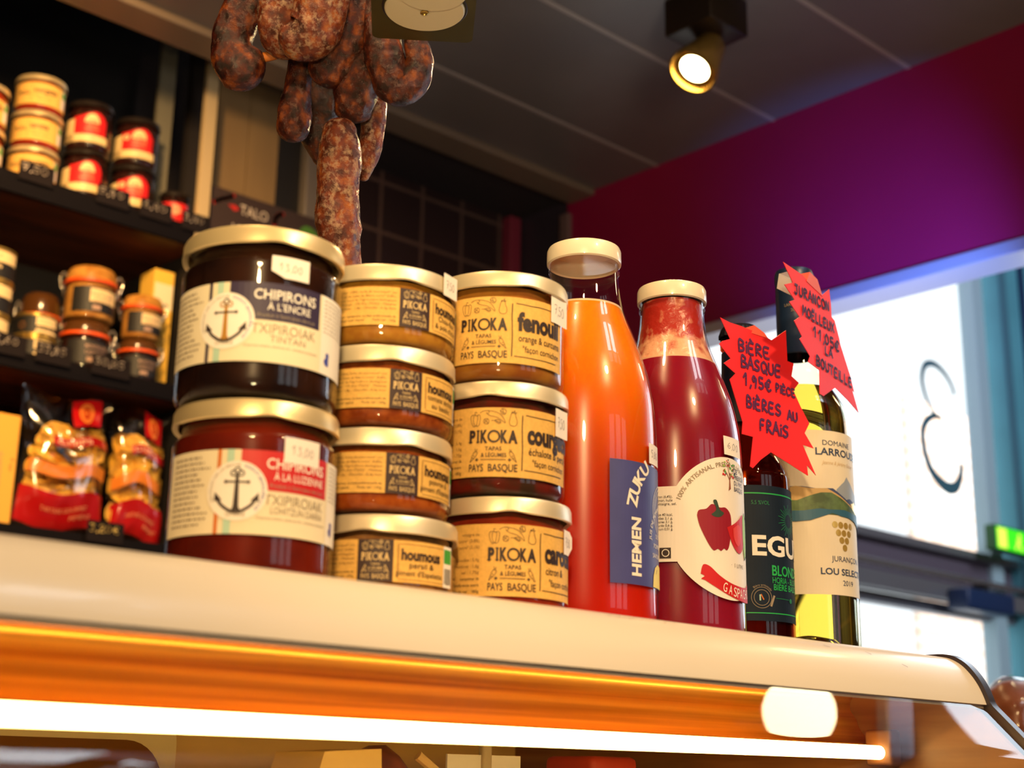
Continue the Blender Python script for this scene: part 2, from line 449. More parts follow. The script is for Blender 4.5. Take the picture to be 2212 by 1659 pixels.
# crimson wall that closes the stall on the right, open below its aluminium edge
b = NB(); box(b, 2.339, 2.40, -1.6, 2.31, .972, 3.4); struct('wall_right', b, M_red)
b = NB(); box(b, 2.325, 2.41, -1.6, 2.31, .946, .972, .003); struct('trim_4', b, M_alu)
b = NB(); box(b, 2.339, 2.40, 2.31, 2.50, -1.2, 1.43); struct('wall_return', b, mat('dark_wall_tiles', (.035, .026, .035), .3))
b = NB(); box(b, 2.325, 2.36, 2.295, 2.325, -1.2, 1.36, .003); struct('trim_5', b, mat('brown_corner_strip', (.16, .09, .08), .5))
b = NB(); box(b, 2.295, 2.333, 2.47, 2.51, -1.2, 1.395, .004); struct('trim_6', b, mat('dull_red_post', (.20, .02, .04), .45))
# back wall of dark square tiles
b = NB(); box(b, 1.722, 2.34, 2.50, 2.56, -1.2, 1.43)
m, n, l, p = nt('brown_square_tiles')
tc = n.new('ShaderNodeTexCoord'); mp = n.new('ShaderNodeMapping'); mp.inputs['Rotation'].default_value = (PI / 2, 0, 0); mp.inputs['Location'].default_value = (.012, 1.372, 0)
bt = n.new('ShaderNodeTexBrick'); bt.offset = 0; bt.inputs['Scale'].default_value = 1
bt.inputs['Brick Width'].default_value = .1275; bt.inputs['Row Height'].default_value = .1275; bt.inputs['Mortar Size'].default_value = .0055; bt.inputs['Mortar Smooth'].default_value = .3
bt.inputs['Color1'].default_value = (.020, .011, .011, 1); bt.inputs['Color2'].default_value = (.024, .013, .014, 1); bt.inputs['Mortar'].default_value = (.085, .05, .04, 1)
l.new(tc.outputs['Object'], mp.inputs[0]); l.new(mp.outputs[0], bt.inputs['Vector']); l.new(bt.outputs['Color'], p.inputs['Base Color']); p.inputs['Roughness'].default_value = .35
struct('wall_back', b, m)
b = NB(); box(b, -3, 1.9, 2.93, 2.95, -1.2, 3.4); box(b, 1.445, 1.722, 2.62, 2.64, -1.2, 2.0); box(b, -.6, 1.9, 2.28, 2.30, 1.43, 3.4); struct('wall_recess', b, M_dark)
# tan boards and dark upright left of the tiles
b = NB(); box(b, 1.447, 1.525, 2.50, 2.515, 1.215, 1.97); box(b, 1.527, 1.605, 2.50, 2.515, 1.215, 1.97)
struct('wall_board', b, streak_mat('tan_board', (.20, .125, .055), (.26, .165, .07), (9, 9, 2), .55))
b = NB(); box(b, 1.605, 1.672, 2.505, 2.52, -1.2, 1.97); struct('trim_7', b, M_black)
b = NB(); box(b, 1.672, 1.722, 2.48, 2.52, -1.2, 1.97, .003); struct('trim_8', b, mat('grey_post', (.20, .17, .15), .4, .3))

# glazed front of the hall beyond the opening
b = NB(); box(b, 2.40, 8, 2.50, 2.56, -1.2, -.6); box(b, 2.40, 8, 2.50, 2.56, 2.3, 3.4)
box(b, 5.25, 8, 2.50, 2.56, -.6, 2.3); struct('wall_front', b, M_hall)
b = NB()
box(b, 2.40, 5.3, 2.47, 2.53, .765, .795, .004); box(b, 2.40, 5.3, 2.44, 2.50, .60, .655, .004)
struct('window_3_rail', b, M_steel)
b = NB(); box(b, 2.40, 5.3, 2.50, 2.55, .655, .765, .002); struct('window_4_rail', b, mat('dark_violet_rail', (.16, .13, .17), .4, .3))
b = NB(); box(b, 2.40, 5.3, 2.50, 2.55, .565, .60, .002); struct('window_5_rail', b, mat('mid_grey_rail', (.24, .25, .29), .4, .4))
b = NB(); box(b, 2.40, 5.3, 2.435, 2.455, .668, .69, .006); struct('window_6_rail', b, mat('bright_steel_tube', (.62, .60, .62), .2, .9))
b = NB(); box(b, 4.665, 4.745, 2.48, 2.54, -.6, 2.3, .004); struct('window_7_mullion', b, M_bluecol2)
b = NB(); box(b, 4.835, 5.27, 2.46, 2.56, -.6, 2.3, .004); struct('window_8_column', b, M_bluecol)
b = NB(); box(b, 4.835, 4.858, 2.44, 2.46, -.6, 2.3, .002); struct('window_9_post', b, mat('dark_teal_edge', (.05, .16, .22), .5))
b = NB(); box(b, 4.99, 5.01, 2.44, 2.46, .9, 2.3, .002); struct('window_10_post', b, mat('navy_edge', (.01, .03, .09), .5))
b = NB(); box(b, 2.40, 4.67, 2.515, 2.521, .795, 2.3); box(b, 4.74, 4.84, 2.515, 2.521, -.6, 2.3); box(b, 2.40, 4.67, 2.515, 2.521, -.6, .565); struct('window_11', b, GLASS)
# one brush-drawn letter on the pane
M_let = mat('dark_slate_vinyl', (.045, .13, .17), .6)
def letter(name):
    up = smooth_prof([(4.539, 1.368, .017), (4.52, 1.404, .018), (4.474, 1.440, .021), (4.41, 1.458, .024), (4.35, 1.441, .026), (4.323, 1.391, .024), (4.33, 1.345, .021), (4.358, 1.297, .017), (4.40, 1.268, .017), (4.442, 1.262, .014)], 8)
    lo = smooth_prof([(4.442, 1.262, .016), (4.386, 1.262, .024), (4.328, 1.228, .032), (4.304, 1.181, .034), (4.314, 1.11, .036), (4.355, 1.051, .040), (4.435, 1.015, .046), (4.498, 1.021, .044), (4.538, 1.06, .036), (4.556, 1.117, .028)], 8)
    b = NB()
    for path in (up, lo):
        fr = []
        for i, (x, z, w) in enumerate(path):
            a = path[max(i - 1, 0)]; c = path[min(i + 1, len(path) - 1)]
            dx, dz = c[0] - a[0], c[1] - a[1]; L = math.hypot(dx, dz); nx, nz = -dz / L * w / 2 * 1.0, dx / L * w / 2
            fr.append([b.verts.new((x + nx, 2.510, z + nz)), b.verts.new((x - nx, 2.510, z - nz)), b.verts.new((x - nx, 2.513, z - nz)), b.verts.new((x + nx, 2.513, z + nz))])
        for A, B in zip(fr, fr[1:]):
            for k in range(4): b.faces.new((A[k], A[(k + 1) % 4], B[(k + 1) % 4], B[k]))
        b.faces.new(fr[0]); b.faces.new(fr[-1][::-1])
    bmesh.ops.recalc_face_normals(b, faces=b.faces[:])
    return obj(name, b, M_let, None)
tag(letter('window_lettering'), 'large dark curly letter painted on the bright window pane', 'lettering')
# pale brick building across the street
m, n, l, p = nt('pale_street_bricks')
tc = n.new('ShaderNodeTexCoord'); mp = n.new('ShaderNodeMapping'); mp.inputs['Rotation'].default_value = (PI / 2, 0, 0)
bt = n.new('ShaderNodeTexBrick'); bt.inputs['Scale'].default_value = 1
bt.inputs['Brick Width'].default_value = .30; bt.inputs['Row Height'].default_value = .12; bt.inputs['Mortar Size'].default_value = .018
bt.inputs['Color1'].default_value = (.86, .60, .46, 1); bt.inputs['Color2'].default_value = (.90, .66, .52, 1); bt.inputs['Mortar'].default_value = (.95, .92, .88, 1)
l.new(tc.outputs['Object'], mp.inputs[0]); l.new(mp.outputs[0], bt.inputs['Vector']); l.new(bt.outputs['Color'], p.inputs['Base Color'])
b = NB(); box(b, 10.72, 12.6, 6.4, 6.46, -1.2, 3.31)
tag(obj('brick_wall', b, m, None, False), 'pale sunlit brick wall seen through the window behind the painted letter', 'wall')
o = lamp('street_sun', 'AREA', (11.5, 3.6, 4.3), 240, (1, .95, .88), 1.5, (11.5, 6.4, 2.8))
# small fixtures by the window
t = thing('exit_sign', 'small green lit exit sign box beside the blue window frame', 'sign', (4.66, 2.40, .835))
b = NB(); box(b, -.15, .15, -.02, .02, -.045, .045, .006); obj('housing', b, mat('dark_green_housing', (.01, .10, .01), .4), t, False)
pr = Print(); G1 = emis('exit_green', (.05, .85, .02), 1.1); G2 = emis('exit_yellow', (.75, 1, .10), 1.3)
pr.rect(-140, 140, -38, 38, G1, 0); pr.rect(-132, -70, -34, 34, G2, 1); pr.disc(20, 20, 9, G2, 1); pr.poly([(0, 8), (34, 12), (22, -6), (40, -30), (28, -33), (12, -10), (-6, -32), (-16, -28), (2, -4)], G2, 1); pr.rect(90, 105, -30, 20, G2, 1)
pr.build('pictogram', t, lambda u, v, ly: Vector((u / 1000, -.0205 - .0004 * ly, v / 1000)))
b = NB(); box(b, -.006, .006, .02, .07, -.02, .02); obj('bracket', b, M_black, t, False)
t = thing('rail_spotlight', 'dark blue box fixture hanging under the steel window rail', 'light fixture', (4.42, 2.40, .60))
b = NB(); box(b, -.155, .155, -.04, .04, -.035, .035, .01); obj('body', b, mat('dark_blue_metal', (.012, .03, .09), .4), t)
b = NB(); box(b, -.02, .02, -.02, .02, .033, .06); obj('bracket', b, M_black, t, False)
t = thing('cable_box', 'black box at the right end of the window rail', 'box', (5.02, 2.39, .735))
b = NB(); box(b, -.16, .16, -.05, .05, -.05, .05, .012); obj('body', b, mat('blue_black_metal', (.012, .018, .05), .4), t)
b = NB(); box(b, -.05, .05, .05, .11, -.02, .02); obj('bracket', b, M_black, t, False)

# ceiling spotlights
M_lampbody = mat('dark_bronze_metal', (.030, .018, .010), .35, .6)
M_lampring = mat('brass_lamp_ring', (.55, .32, .07), .25, .8)
M_bulb = emis('lit_bulb', (1, .74, .32), 26)
def spot(loc, aim, label, power, r=.040, group=None, em=None):
    t = thing('ceiling_spotlight', label, 'spotlight', loc, group)
    b = NB(); box(b, -.055, .055, -.055, .055, -.075, 0, .004); obj('mounting_box', b, M_lampbody, t)
    q = Vector((0, 0, -1)).rotation_difference(Vector(aim).normalized()); c = Vector((0, 0, -.105))
    def place(o): o.matrix_basis = Matrix.Translation(c) @ q.to_matrix().to_4x4(); return o
    b = NB(); lathe(b, [(.018, .035), (.028, .02), (.036, -.02), (r + .006, -.055), (r + .006, -.066), (r + .002, -.066), (r - .002, -.052)], 40, caps=(True, False)); place(obj('lamp_head', b, M_lampring, t))
    b = NB(); lathe(b, [(r - .002, -.052), (r - .006, -.056), (r - .012, -.056)], 40, caps=(False, False)); place(obj('lamp_rim', b, mat('lit_reflector_rim', (.8, .5, .12), .15, .9), t))
    b = NB(); lathe(b, [(r - .012, -.055), (.012, -.062), (.002, -.063)], 40, caps=(False, True)); place(obj('bulb', b, em or M_bulb, t))
    b = NB(); tube(b, [(0, 0, -.07), (0, 0, -.10)], .016, 12); obj('swivel', b, M_lampbody, t)
    wpos = Vector(loc) + c + Vector(aim).normalized() * .075
    lamp('spot_light', 'SPOT', wpos, power, WARM, .03, wpos + Vector(aim), 1.9, .6)
    return t
spot((1.85, 1.47, 1.4), (-.57, .063, -.82), 'lit brass ceiling spotlight on a dark box, aimed down to the left', 26)
# ---------------------------------------------------------------- refrigerated display counter
M_top = mat('cream_lacquered_steel', (.74, .66, .56), .30, 0, coat=.15, noise_amt=.03, scale=6)
M_brushed = streak_mat('warm_brushed_metal', (.46, .18, .02), (.88, .43, .07), (2, 130, 130), .34, .72)
M_edge = mat('dark_end_trim', (.05, .04, .05), .3, .4)
M_tube = emis('led_tube_glow', (1, .66, .22), 18)
cnt = thing('display_counter', 'long glass fronted deli display counter with cream rounded top and glowing tube light', 'display counter', (.35, .85, -1.2))
LX, LY, LZ = -.35, -.85, 1.2        # counter coordinates -> local
def loc_prof(p): return [(y + LY, z + LZ) for y, z in p]
X0, X1 = -.55, 1.068
lip = [(1.16, .104), (.64, .104), (.6225, .104)] + smooth_prof([(.6225, .104), (.612, .1018), (.602, .0962), (.594, .088), (.588, .079), (.584, .070), (.582, .064)], 4)[1:]
under = [(y + .003 if i > 1 else y, z - .003) for i, (y, z) in enumerate(lip)]
b = NB(); extrude_x(b, loc_prof(lip + [(.5845, .0635)] + under[::-1][:-2] + [(1.16, .101)]), X0 + LX, X1 + LX, True)
bmesh.ops.recalc_face_normals(b, faces=b.faces[:])
obj('top_panel', b, M_top, cnt)
la = [(.6105 - .0001, .1012), (.602, .0962), (.594, .088), (.588, .079)]
def onlip(u, v, ly):
    k = min(max(-v / 10, 0), 2.99); i = int(k); a, c = la[i], la[i + 1]; q = k - i
    return Vector((u / 1000 + LX, a[0] + (c[0] - a[0]) * q + LY - .0005, a[1] + (c[1] - a[1]) * q + LZ + .0005))
p = Print(); sc = mat('faint_scuff', (.40, .31, .22), .6); rnd = random.Random(12)
for k in range(26): u = 652 + k * 2.6 + rnd.uniform(-1, 1); v = -2.2 + rnd.uniform(-1.2, 1.2); p.stroke(smooth_prof([(u, v), (u + rnd.uniform(1, 3), v + rnd.uniform(-2, 2)), (u + rnd.uniform(2, 5), v + rnd.uniform(-1.5, 1.5))], 3), .35, sc)
p.build('scuffed_writing', cnt, onlip, 6)
for u, v in ((930, -9), (968, -18), (880, -6)):
    p = Print(); p.stroke([(u, v), (u + 5, v - 2.4)], .5, mat('dark_scratch', (.10, .07, .06), .6)); p.build('scratch', cnt, onlip, 6)
gl = [(.5835 - .0036 * k, .0645 - .0037 * k) for k in range(10)] + smooth_prof([(.5475, .0275), (.530, .005), (.512, -.045), (.497, -.12), (.490, -.30)], 6)
b = NB(); extrude_x(b, loc_prof(gl), X0 + LX, X1 - .002 + LX); obj('front_glass', b, glass('counter_glass', (1, .97, .92), 1.0, .015), cnt)
# end cap following the curve of lip and glass
full = lip[1:] + gl[1:]
b = NB()
outer = [(y - .003 if i > 1 else y, z + .002) for i, (y, z) in enumerate(full)]
inner = [(y + .007, z - .006) for (y, z) in full]
extrude_x(b, loc_prof(outer + inner[::-1]), X1 + LX, X1 + .009 + LX, True); bmesh.ops.recalc_face_normals(b, faces=b.faces[:])
obj('end_trim', b, M_edge, cnt)
side = [(1.14, .098), (.66, .098)] + [(y + .012, z - .010) for y, z in gl] + [(1.14, -.30)]
b = NB(); prism(b, loc_prof(side), lambda u, v: Vector((X1 - .001 + LX, u, v)), lambda u, v: Vector((X1 + .005 + LX, u, v))); obj('side_glass', b, glass('side_pane', (1, .93, .80), 1.0, .02), cnt, False)
# light: tube, its sockets, ribbed reflector behind it
refl = smooth_prof([(.592, .066), (.62, .082), (.66, .094), (.688, .092), (.699, .083), (.694, .077), (.703, .071), (.704, .062), (.699, .055), (.696, .047), (.690, .040), (.684, .034), (.676, .0335)], 5)
b = NB(); extrude_x(b, loc_prof(refl), X0 + LX, X1 - .004 + LX, nx=2); obj('reflector', b, M_brushed, cnt)
b = NB(); tube(b, [(X0 + LX, .662 + LY, .0265 + LZ), (1.035 + LX, .662 + LY, .0265 + LZ)], .0056, 16); obj('tube_light', b, M_tube, cnt)
b = NB(); box(b, 1.035 + LX, 1.050 + LX, .650 + LY, .676 + LY, .016 + LZ, .045 + LZ, .003); obj('tube_socket', b, mat('brown_plastic', (.16, .06, .015), .5), cnt)
b = NB(); prism(b, loc_prof([(1.12, .098), (.66, .098)] + [(y + .004, z - .004) for y, z in gl if z > -.1] + [(1.12, -.2)]), lambda u, v: Vector((X1 - .008 + LX, u, v)), lambda u, v: Vector((X1 - .003 + LX, u, v))); obj('end_panel', b, streak_mat('brown_end_panel', (.20, .075, .02), (.34, .15, .045), (3, 6, 60), .4), cnt, False)
# body below and back
b = NB(); box(b, X0 + LX, X1 + .012 + LX, .50 + LY, 1.15 + LY, 0, .88, .006); obj('base_cabinet', b, mat('counter_base', (.30, .26, .22), .5), cnt)
b = NB(); box(b, X0 + LX, X1 + LX, 1.12 + LY, 1.14 + LY, .88, 1.30); obj('back_panel', b, mat('case_back', (.80, .52, .18), .5), cnt, False)
b = NB(); box(b, X0 + LX, X1 - .01 + LX, .70 + LY, 1.12 + LY, 1.085, 1.095); obj('inner_shelf', b, mat('inner_shelf', (.60, .48, .30), .35), cnt, False)
# sliding door with a rounded frame on the service side
def rrect(u0, u1, v0, v1, r, n=8):
    out = []
    for cx, cy, a0 in ((u1 - r, v1 - r, 0), (u0 + r, v1 - r, 90), (u0 + r, v0 + r, 180), (u1 - r, v0 + r, 270)):
        for k in range(n + 1):
            a = math.radians(a0 + 90 * k / n); out.append((cx + r * math.cos(a), cy + r * math.sin(a)))
    return out
b = NB(); prism(b, rrect(-.2 + LX, .647 + LX, -.12 + LZ, .055 + LZ, .03), lambda u, v: Vector((u, 1.105 + LY, v)), lambda u, v: Vector((u, 1.115 + LY, v))); dr = obj('sliding_door', b, mat('door_frame_cream', (.88, .72, .38), .4), cnt, False)
b = NB(); prism(b, rrect(-.19 + LX, .632 + LX, -.11 + LZ, .0275 + LZ, .035), lambda u, v: Vector((u, 1.100 + LY, v)), lambda u, v: Vector((u, 1.106 + LY, v))); obj('door_panel', b, mat('door_panel_brown', (.22, .085, .015), .7, spec=.1), dr, False)
# goods just showing under the tube
SH = -.1045   # top of inner shelf
def lump(bm, c, s, seed=0, amp=.12, sub=3):
    r = bmesh.ops.create_icosphere(bm, subdivisions=sub, radius=1)
    for v in r['verts']:
        d = 1 + amp * noise.noise(v.co * 1.6 + Vector((seed, 0, 0)))
        v.co = Vector((c[0] + v.co.x * d * s[0], c[1] + v.co.y * d * s[1], c[2] + v.co.z * d * s[2]))
M_ham = mat('cured_ham_rind', (.24, .055, .012), .4, noise_amt=.5, scale=30)
t = thing('wrapped_cheese', 'pale cheese wedge inside the counter left of the brown ham', 'cheese', (.615, .86, SH))
b = NB(); prism(b, [(-.05, 0), (.045, 0), (.038, .125), (-.012, .122)], lambda u, v: Vector((u, -.03, v)), lambda u, v: Vector((u, .03, v))); obj('wedge', b, mat('pale_cheese', (.80, .52, .14), .5), t, False)
t = thing('cured_ham', 'brown cured ham under the glowing tube between cheese and price card', 'ham', (.70, .90, SH + .004))
b = NB(); lump(b, (0, 0, .062), (.046, .045, .063), 3); obj('meat', b, M_ham, t)
b = NB(); tube(b, [(.02, -.03, .118), (.045, -.035, .10), (.062, -.03, .07), (.066, -.02, .03)], .004, 8); obj('string', b, mat('butcher_string', (.75, .5, .2), .7), t)
t = thing('price_card', 'white clip price card inside the counter under the tube', 'price card', (.80, .88, SH))
b = NB(); box(b, -.042, .038, -.001, .001, .06, .124); obj('card', b, M_white, t, False)
b = NB(); box(b, -.006, .004, -.004, .003, 0, .132, .002); obj('clip', b, mat('clip_plastic', (.5, .4, .25), .4), t)
t = thing('red_packet', 'red packet inside the counter right of the price card', 'packet', (.945, .90, SH))
b = NB(); box(b, -.03, .03, -.03, .03, 0, .126, .006); obj('carton', b, mat('red_carton', (.55, .05, .015), .45), t)
pr = Print(); pr.rect(-26, 26, 70, 96, M_cream, 0); pr.build('paper_band', t, lambda u, v, ly: Vector((u / 1000, -.0305, v / 1000)))
t = thing('white_tub', 'white lidded tub inside the counter at its right end', 'tub', (1.02, .90, SH))
b = NB(); lathe(b, [(.030, 0), (.034, .10)], 32); obj('tub_wall', b, mat('tub_plastic', (.75, .70, .62), .4), t)
b = NB(); lathe(b, [(.036, .098), (.037, .112), (.034, .116)], 32); obj('lid', b, mat('blue_lid', (.35, .45, .6), .35), t)

# smoked ham in plastic beyond the counter
t = thing('wrapped_ham_joint', 'shiny plastic wrapped meat joint on the block beyond the counter end', 'ham', (1.80, .93, .04))
b = NB(); lump(b, (0, 0, .045), (.09, .06, .052), 8, .15, 4); obj('meat', b, mat('smoked_pork', (.40, .12, .05), .35, noise_amt=.4, scale=25), t)
b = NB(); lump(b, (0, 0, .045), (.094, .064, .056), 8, .22, 4); obj('plastic_wrap', b, glass('crinkled_film', (1, .97, .95), 1.6, .10), t)
b = NB(); box(b, -.35, .35, -.28, .28, -1.24, -.024, .01)
t2 = tag(obj('serving_block', b, mat('block_paint', (.45, .36, .28), .5), None, loc=(2.0, .9, .04)), 'low serving block beyond the counter end that carries the wrapped meat', 'block')
# pendant lamp mirrored in the counter glass
t = thing('pendant_lamp', 'round glowing pendant lamp hung from the ceiling beside the crimson wall', 'lamp', (2.05, .615, .946))
b = NB(); bmesh.ops.create_uvsphere(b, u_segments=32, v_segments=20, radius=.062); obj('globe', b, emis('globe_glow', (1, .80, .45), 16), t)
b = NB(); lathe(b, [(.03, .055), (.03, .12), (.008, .13)], 24); obj('holder', b, M_lampbody, t)
b = NB(); tube(b, [(0, 0, .12), (0, 0, .454)], .004, 8); obj('cord', b, M_black, t)

# ---------------------------------------------------------------- jars on the counter
def content_mat(name, c1, c2, scale=90, rough=.35):
    return mat(name, c1, rough, noise_amt=.1, scale=scale, col2=c2, spec=.12)
def jar_prof(R, Hj, neck):
    return smooth_prof([(R * .80, .0005), (R * .93, .002), (R * .99, .007), (R, .013)], 5) + smooth_prof([(R, Hj - .026), (R * .995, Hj - .0215), (R - neck * .7, Hj - .0175), (R - neck, Hj - .014)], 5) + [(R - neck, Hj - .004)]
def add_jar(t, R, Hj, neck, cm, lidm, RL=.050, fill=None, seed=0):
    b = NB(); lathe(b, jar_prof(R, Hj, neck), 80); obj('glass_jar', b, GLASS, t)
    ins = .0016; top = fill or Hj - .010
    pr = [(max(r - ins, .001), z + .0015) for r, z in jar_prof(R, Hj, neck) if z < top - .002]
    pr.append((pr[-1][0], top))
    b = NB(); lathe(b, pr, 72); obj('contents', b, cm, t)
    k = 9
    def wob(r, z, a):
        if z < Hj - .0105:                      # lugs: the rim dips between the threads
            s = .5 + .5 * math.cos(4 * (a + seed)); z = z + .0016 * s ** 6
        return r, z
    b = NB()
    lathe(b, [(RL - .0035, Hj - .0112), (RL - .0008, Hj - .0121), (RL, Hj - .0113), (RL - .0002, Hj - .0095), (RL - .0004, Hj - .003), (RL - .0014, Hj - .0008), (RL - .004, Hj), (RL - .0065, Hj - .0002), (RL - .0085, Hj - .0016), (.012, Hj - .0016)], 96, caps=(False, True), wob=wob)
    obj('lid', b, lidm, t)
def sticker(t, txt, R, face, u, v, w, h, rz=None, cut=1, curl=0, tw=None, th=None, lift=.0007):
    """white price sticker with the price in pen; cut = which lower corner is trimmed"""
    o = [(u, v + h), (u, v + h * (.30 if cut == 1 else 0)), (u + w * .35, v), (u + w, v), (u + w, v + h)] if cut == 1 else ([(u, v + h), (u, v), (u + w, v), (u + w, v + h)] if cut == 0 else [(u, v + h), (u, v), (u + w * .62, v), (u + w, v + h * .35), (u + w, v + h * .8), (u + w * .75, v + h)])
    base = wrap(R, face, lift, .00012, rz)
    def fn(uu, vv, ly):
        p = base(uu, vv, ly)
        if curl:
            k = max(0, (uu - u) / w - .45); a = face + u / 1000 / R
            p = p + Vector((math.cos(face + uu / 1000 / R), math.sin(face + uu / 1000 / R), 0)) * curl * k * k
        return p
    p = Print(); p.poly(o, M_sticker, 0); s = p.build('price_sticker', t, fn, 2.5)
    q = Print(); q.pen(txt, u + w * .18, v + h * .36, th or h * .34, M_pen, .34, tw or w * .66, rise=-.06, jit=.04, layer=1)
    q.build('price', s, fn, 2.5)
def veg(p, u, v, k, ink, w):
    """line drawing: pepper, chilli, leaves and aubergine"""
    def S(pts, ww=w): p.stroke([(u + x * k, v + y * k) for x, y in smooth_prof(pts, 4)], ww, ink)
    S([(1, 6), (.2, 5), (.5, 2.5), (1.4, .4), (2.2, .1), (2.8, .6), (3.4, .1), (4.4, .6), (5, 2.6), (5.2, 5), (4.4, 6), (3.2, 5.6), (2, 6), (1, 6)])
    S([(2.6, 5.7), (2.3, 7), (2.8, 7.4), (3.4, 7)]); S([(1.8, 5.6), (1.6, 3), (2.2, .4)]); S([(3.8, 5.6), (3.7, 3), (3.2, .4)])
    S([(5, 7), (7, 8), (9, 8.1), (9.5, 7.2), (8.6, 6.4), (8.2, 7.2)]); S([(9.2, 8.1), (12, 7.6), (15, 6.3), (17.2, 3.4), (17.5, 1.8), (16, 3), (13.5, 4.6), (10.6, 5.3), (8.8, 6.2)])
    S([(15, 8), (15.6, 6.6), (17.2, 6.2), (18, 7.4), (17.4, 8.8), (15.9, 9), (15, 8)]); S([(15, 8), (17.6, 6.6)]); S([(16.2, 8.9), (16.6, 6.6)])
    S([(6.8, 2.6), (7.4, 1.4), (9, 1.3), (9.6, 2.6), (9, 3.8), (7.4, 3.8), (6.8, 2.6)]); S([(7, 3.6), (9.4, 1.5)]); S([(7.1, 1.7), (9, 3.8)])
    S([(10.6, 2.9), (12.2, 3), (13.4, 2.2), (14.4, 1.5), (15.4, 2), (14.8, 3.2), (13.4, 3.4), (12.2, 3)]); S([(12.4, 2.9), (15.2, 2)])
    S([(19.6, 2.4), (20, 1), (21.6, .4), (23.2, 1), (23.6, 3), (22.8, 5.4), (22.6, 6.8), (21.4, 7.2), (20.6, 6.6), (20, 4.6), (19.6, 2.4)]); S([(20.6, 6.8), (21, 7.8), (21.7, 7.2), (22.2, 8.4), (22.6, 7.2), (23.4, 7.4)])
def carrot(p, u, v, k, ink, w, flip=1):
    def S(pts): p.stroke([(u + flip * x * k, v + y * k) for x, y in pts], w, ink)
    S([(0, 0), (1.4, 3.8), (2.2, 5.2), (3.4, 5.4), (3.9, 4.6), (3.2, 3), (1.6, 1.4), (0, 0)]); S([(2.8, 5.3), (2.7, 6.8)]); S([(3.2, 5.4), (3.8, 6.7)]); S([(1.6, 3.2), (2.4, 3)]); S([(1.1, 2), (1.8, 1.9)])
def cross(p, u, v, r, ink):
    p.rect(u - r, u + r, v - r * .3, v + r * .3, ink, 1); p.rect(u - r * .3, u + r * .3, v - r, v + r, ink, 1)
def pikoka(p, u0, u1, v0, v1, ink, bold=.02):
    W = u1 - u0; Hh = v1 - v0; c = (u0 + u1) / 2
    veg(p, u0 + W * .01, v0 + Hh * .755, W / 24.2, ink, .30)
    vv, hh = v0 + Hh * .505, Hh * .185
    # tall narrow capitals with a wide round O
    for ch, a, w in (('P', 0, .13), ('I', .165, .035), ('K', .235, .145), ('K', .645, .145), ('A', .80, .20)):
        p.text(ch, u0 + W * a, vv, hh, ink, W * w, bold=.055)
    for ch, a, w in (('I', .165, .075),):
        p.rect(u0 + W * .145, u0 + W * .22, vv, vv + hh * .07, ink); p.rect(u0 + W * .145, u0 + W * .22, vv + hh * .93, vv + hh, ink)
    p.rect(u0 - W * .02, u0 + W * .07, vv, vv + hh * .07, ink)
    p.ring(u0 + W * .51, vv + hh * .5, W * .112, W * .038, ink, ry=hh * .46)
    p.text('TAPAS', c, v0 + Hh * .375, Hh * .062, ink, W * .34, 'c', .01); p.text('& LÉGUMES', c + W * .01, v0 + Hh * .275, Hh * .062, ink, W * .52, 'c', .01)
    p.rect(c - W * .26, c + W * .26, v0 + Hh * .228, v0 + Hh * .238, ink, 1)
    for s in (-1, 1): cross(p, c + s * W * .335, v0 + Hh * .232, W * .035, ink)
    carrot(p, u0 + W * .02, v0 + Hh * .20, W / 25, ink, .32); carrot(p, u1 - W * .02, v0 + Hh * .20, W / 25, ink, .32, -1)
    p.text('PAYS', u0, v0 + Hh * .05, Hh * .115, ink, W * .30, 'l', .012); p.text('BASQUE', u1, v0 + Hh * .05, Hh * .115, ink, W * .60, 'r', .012)
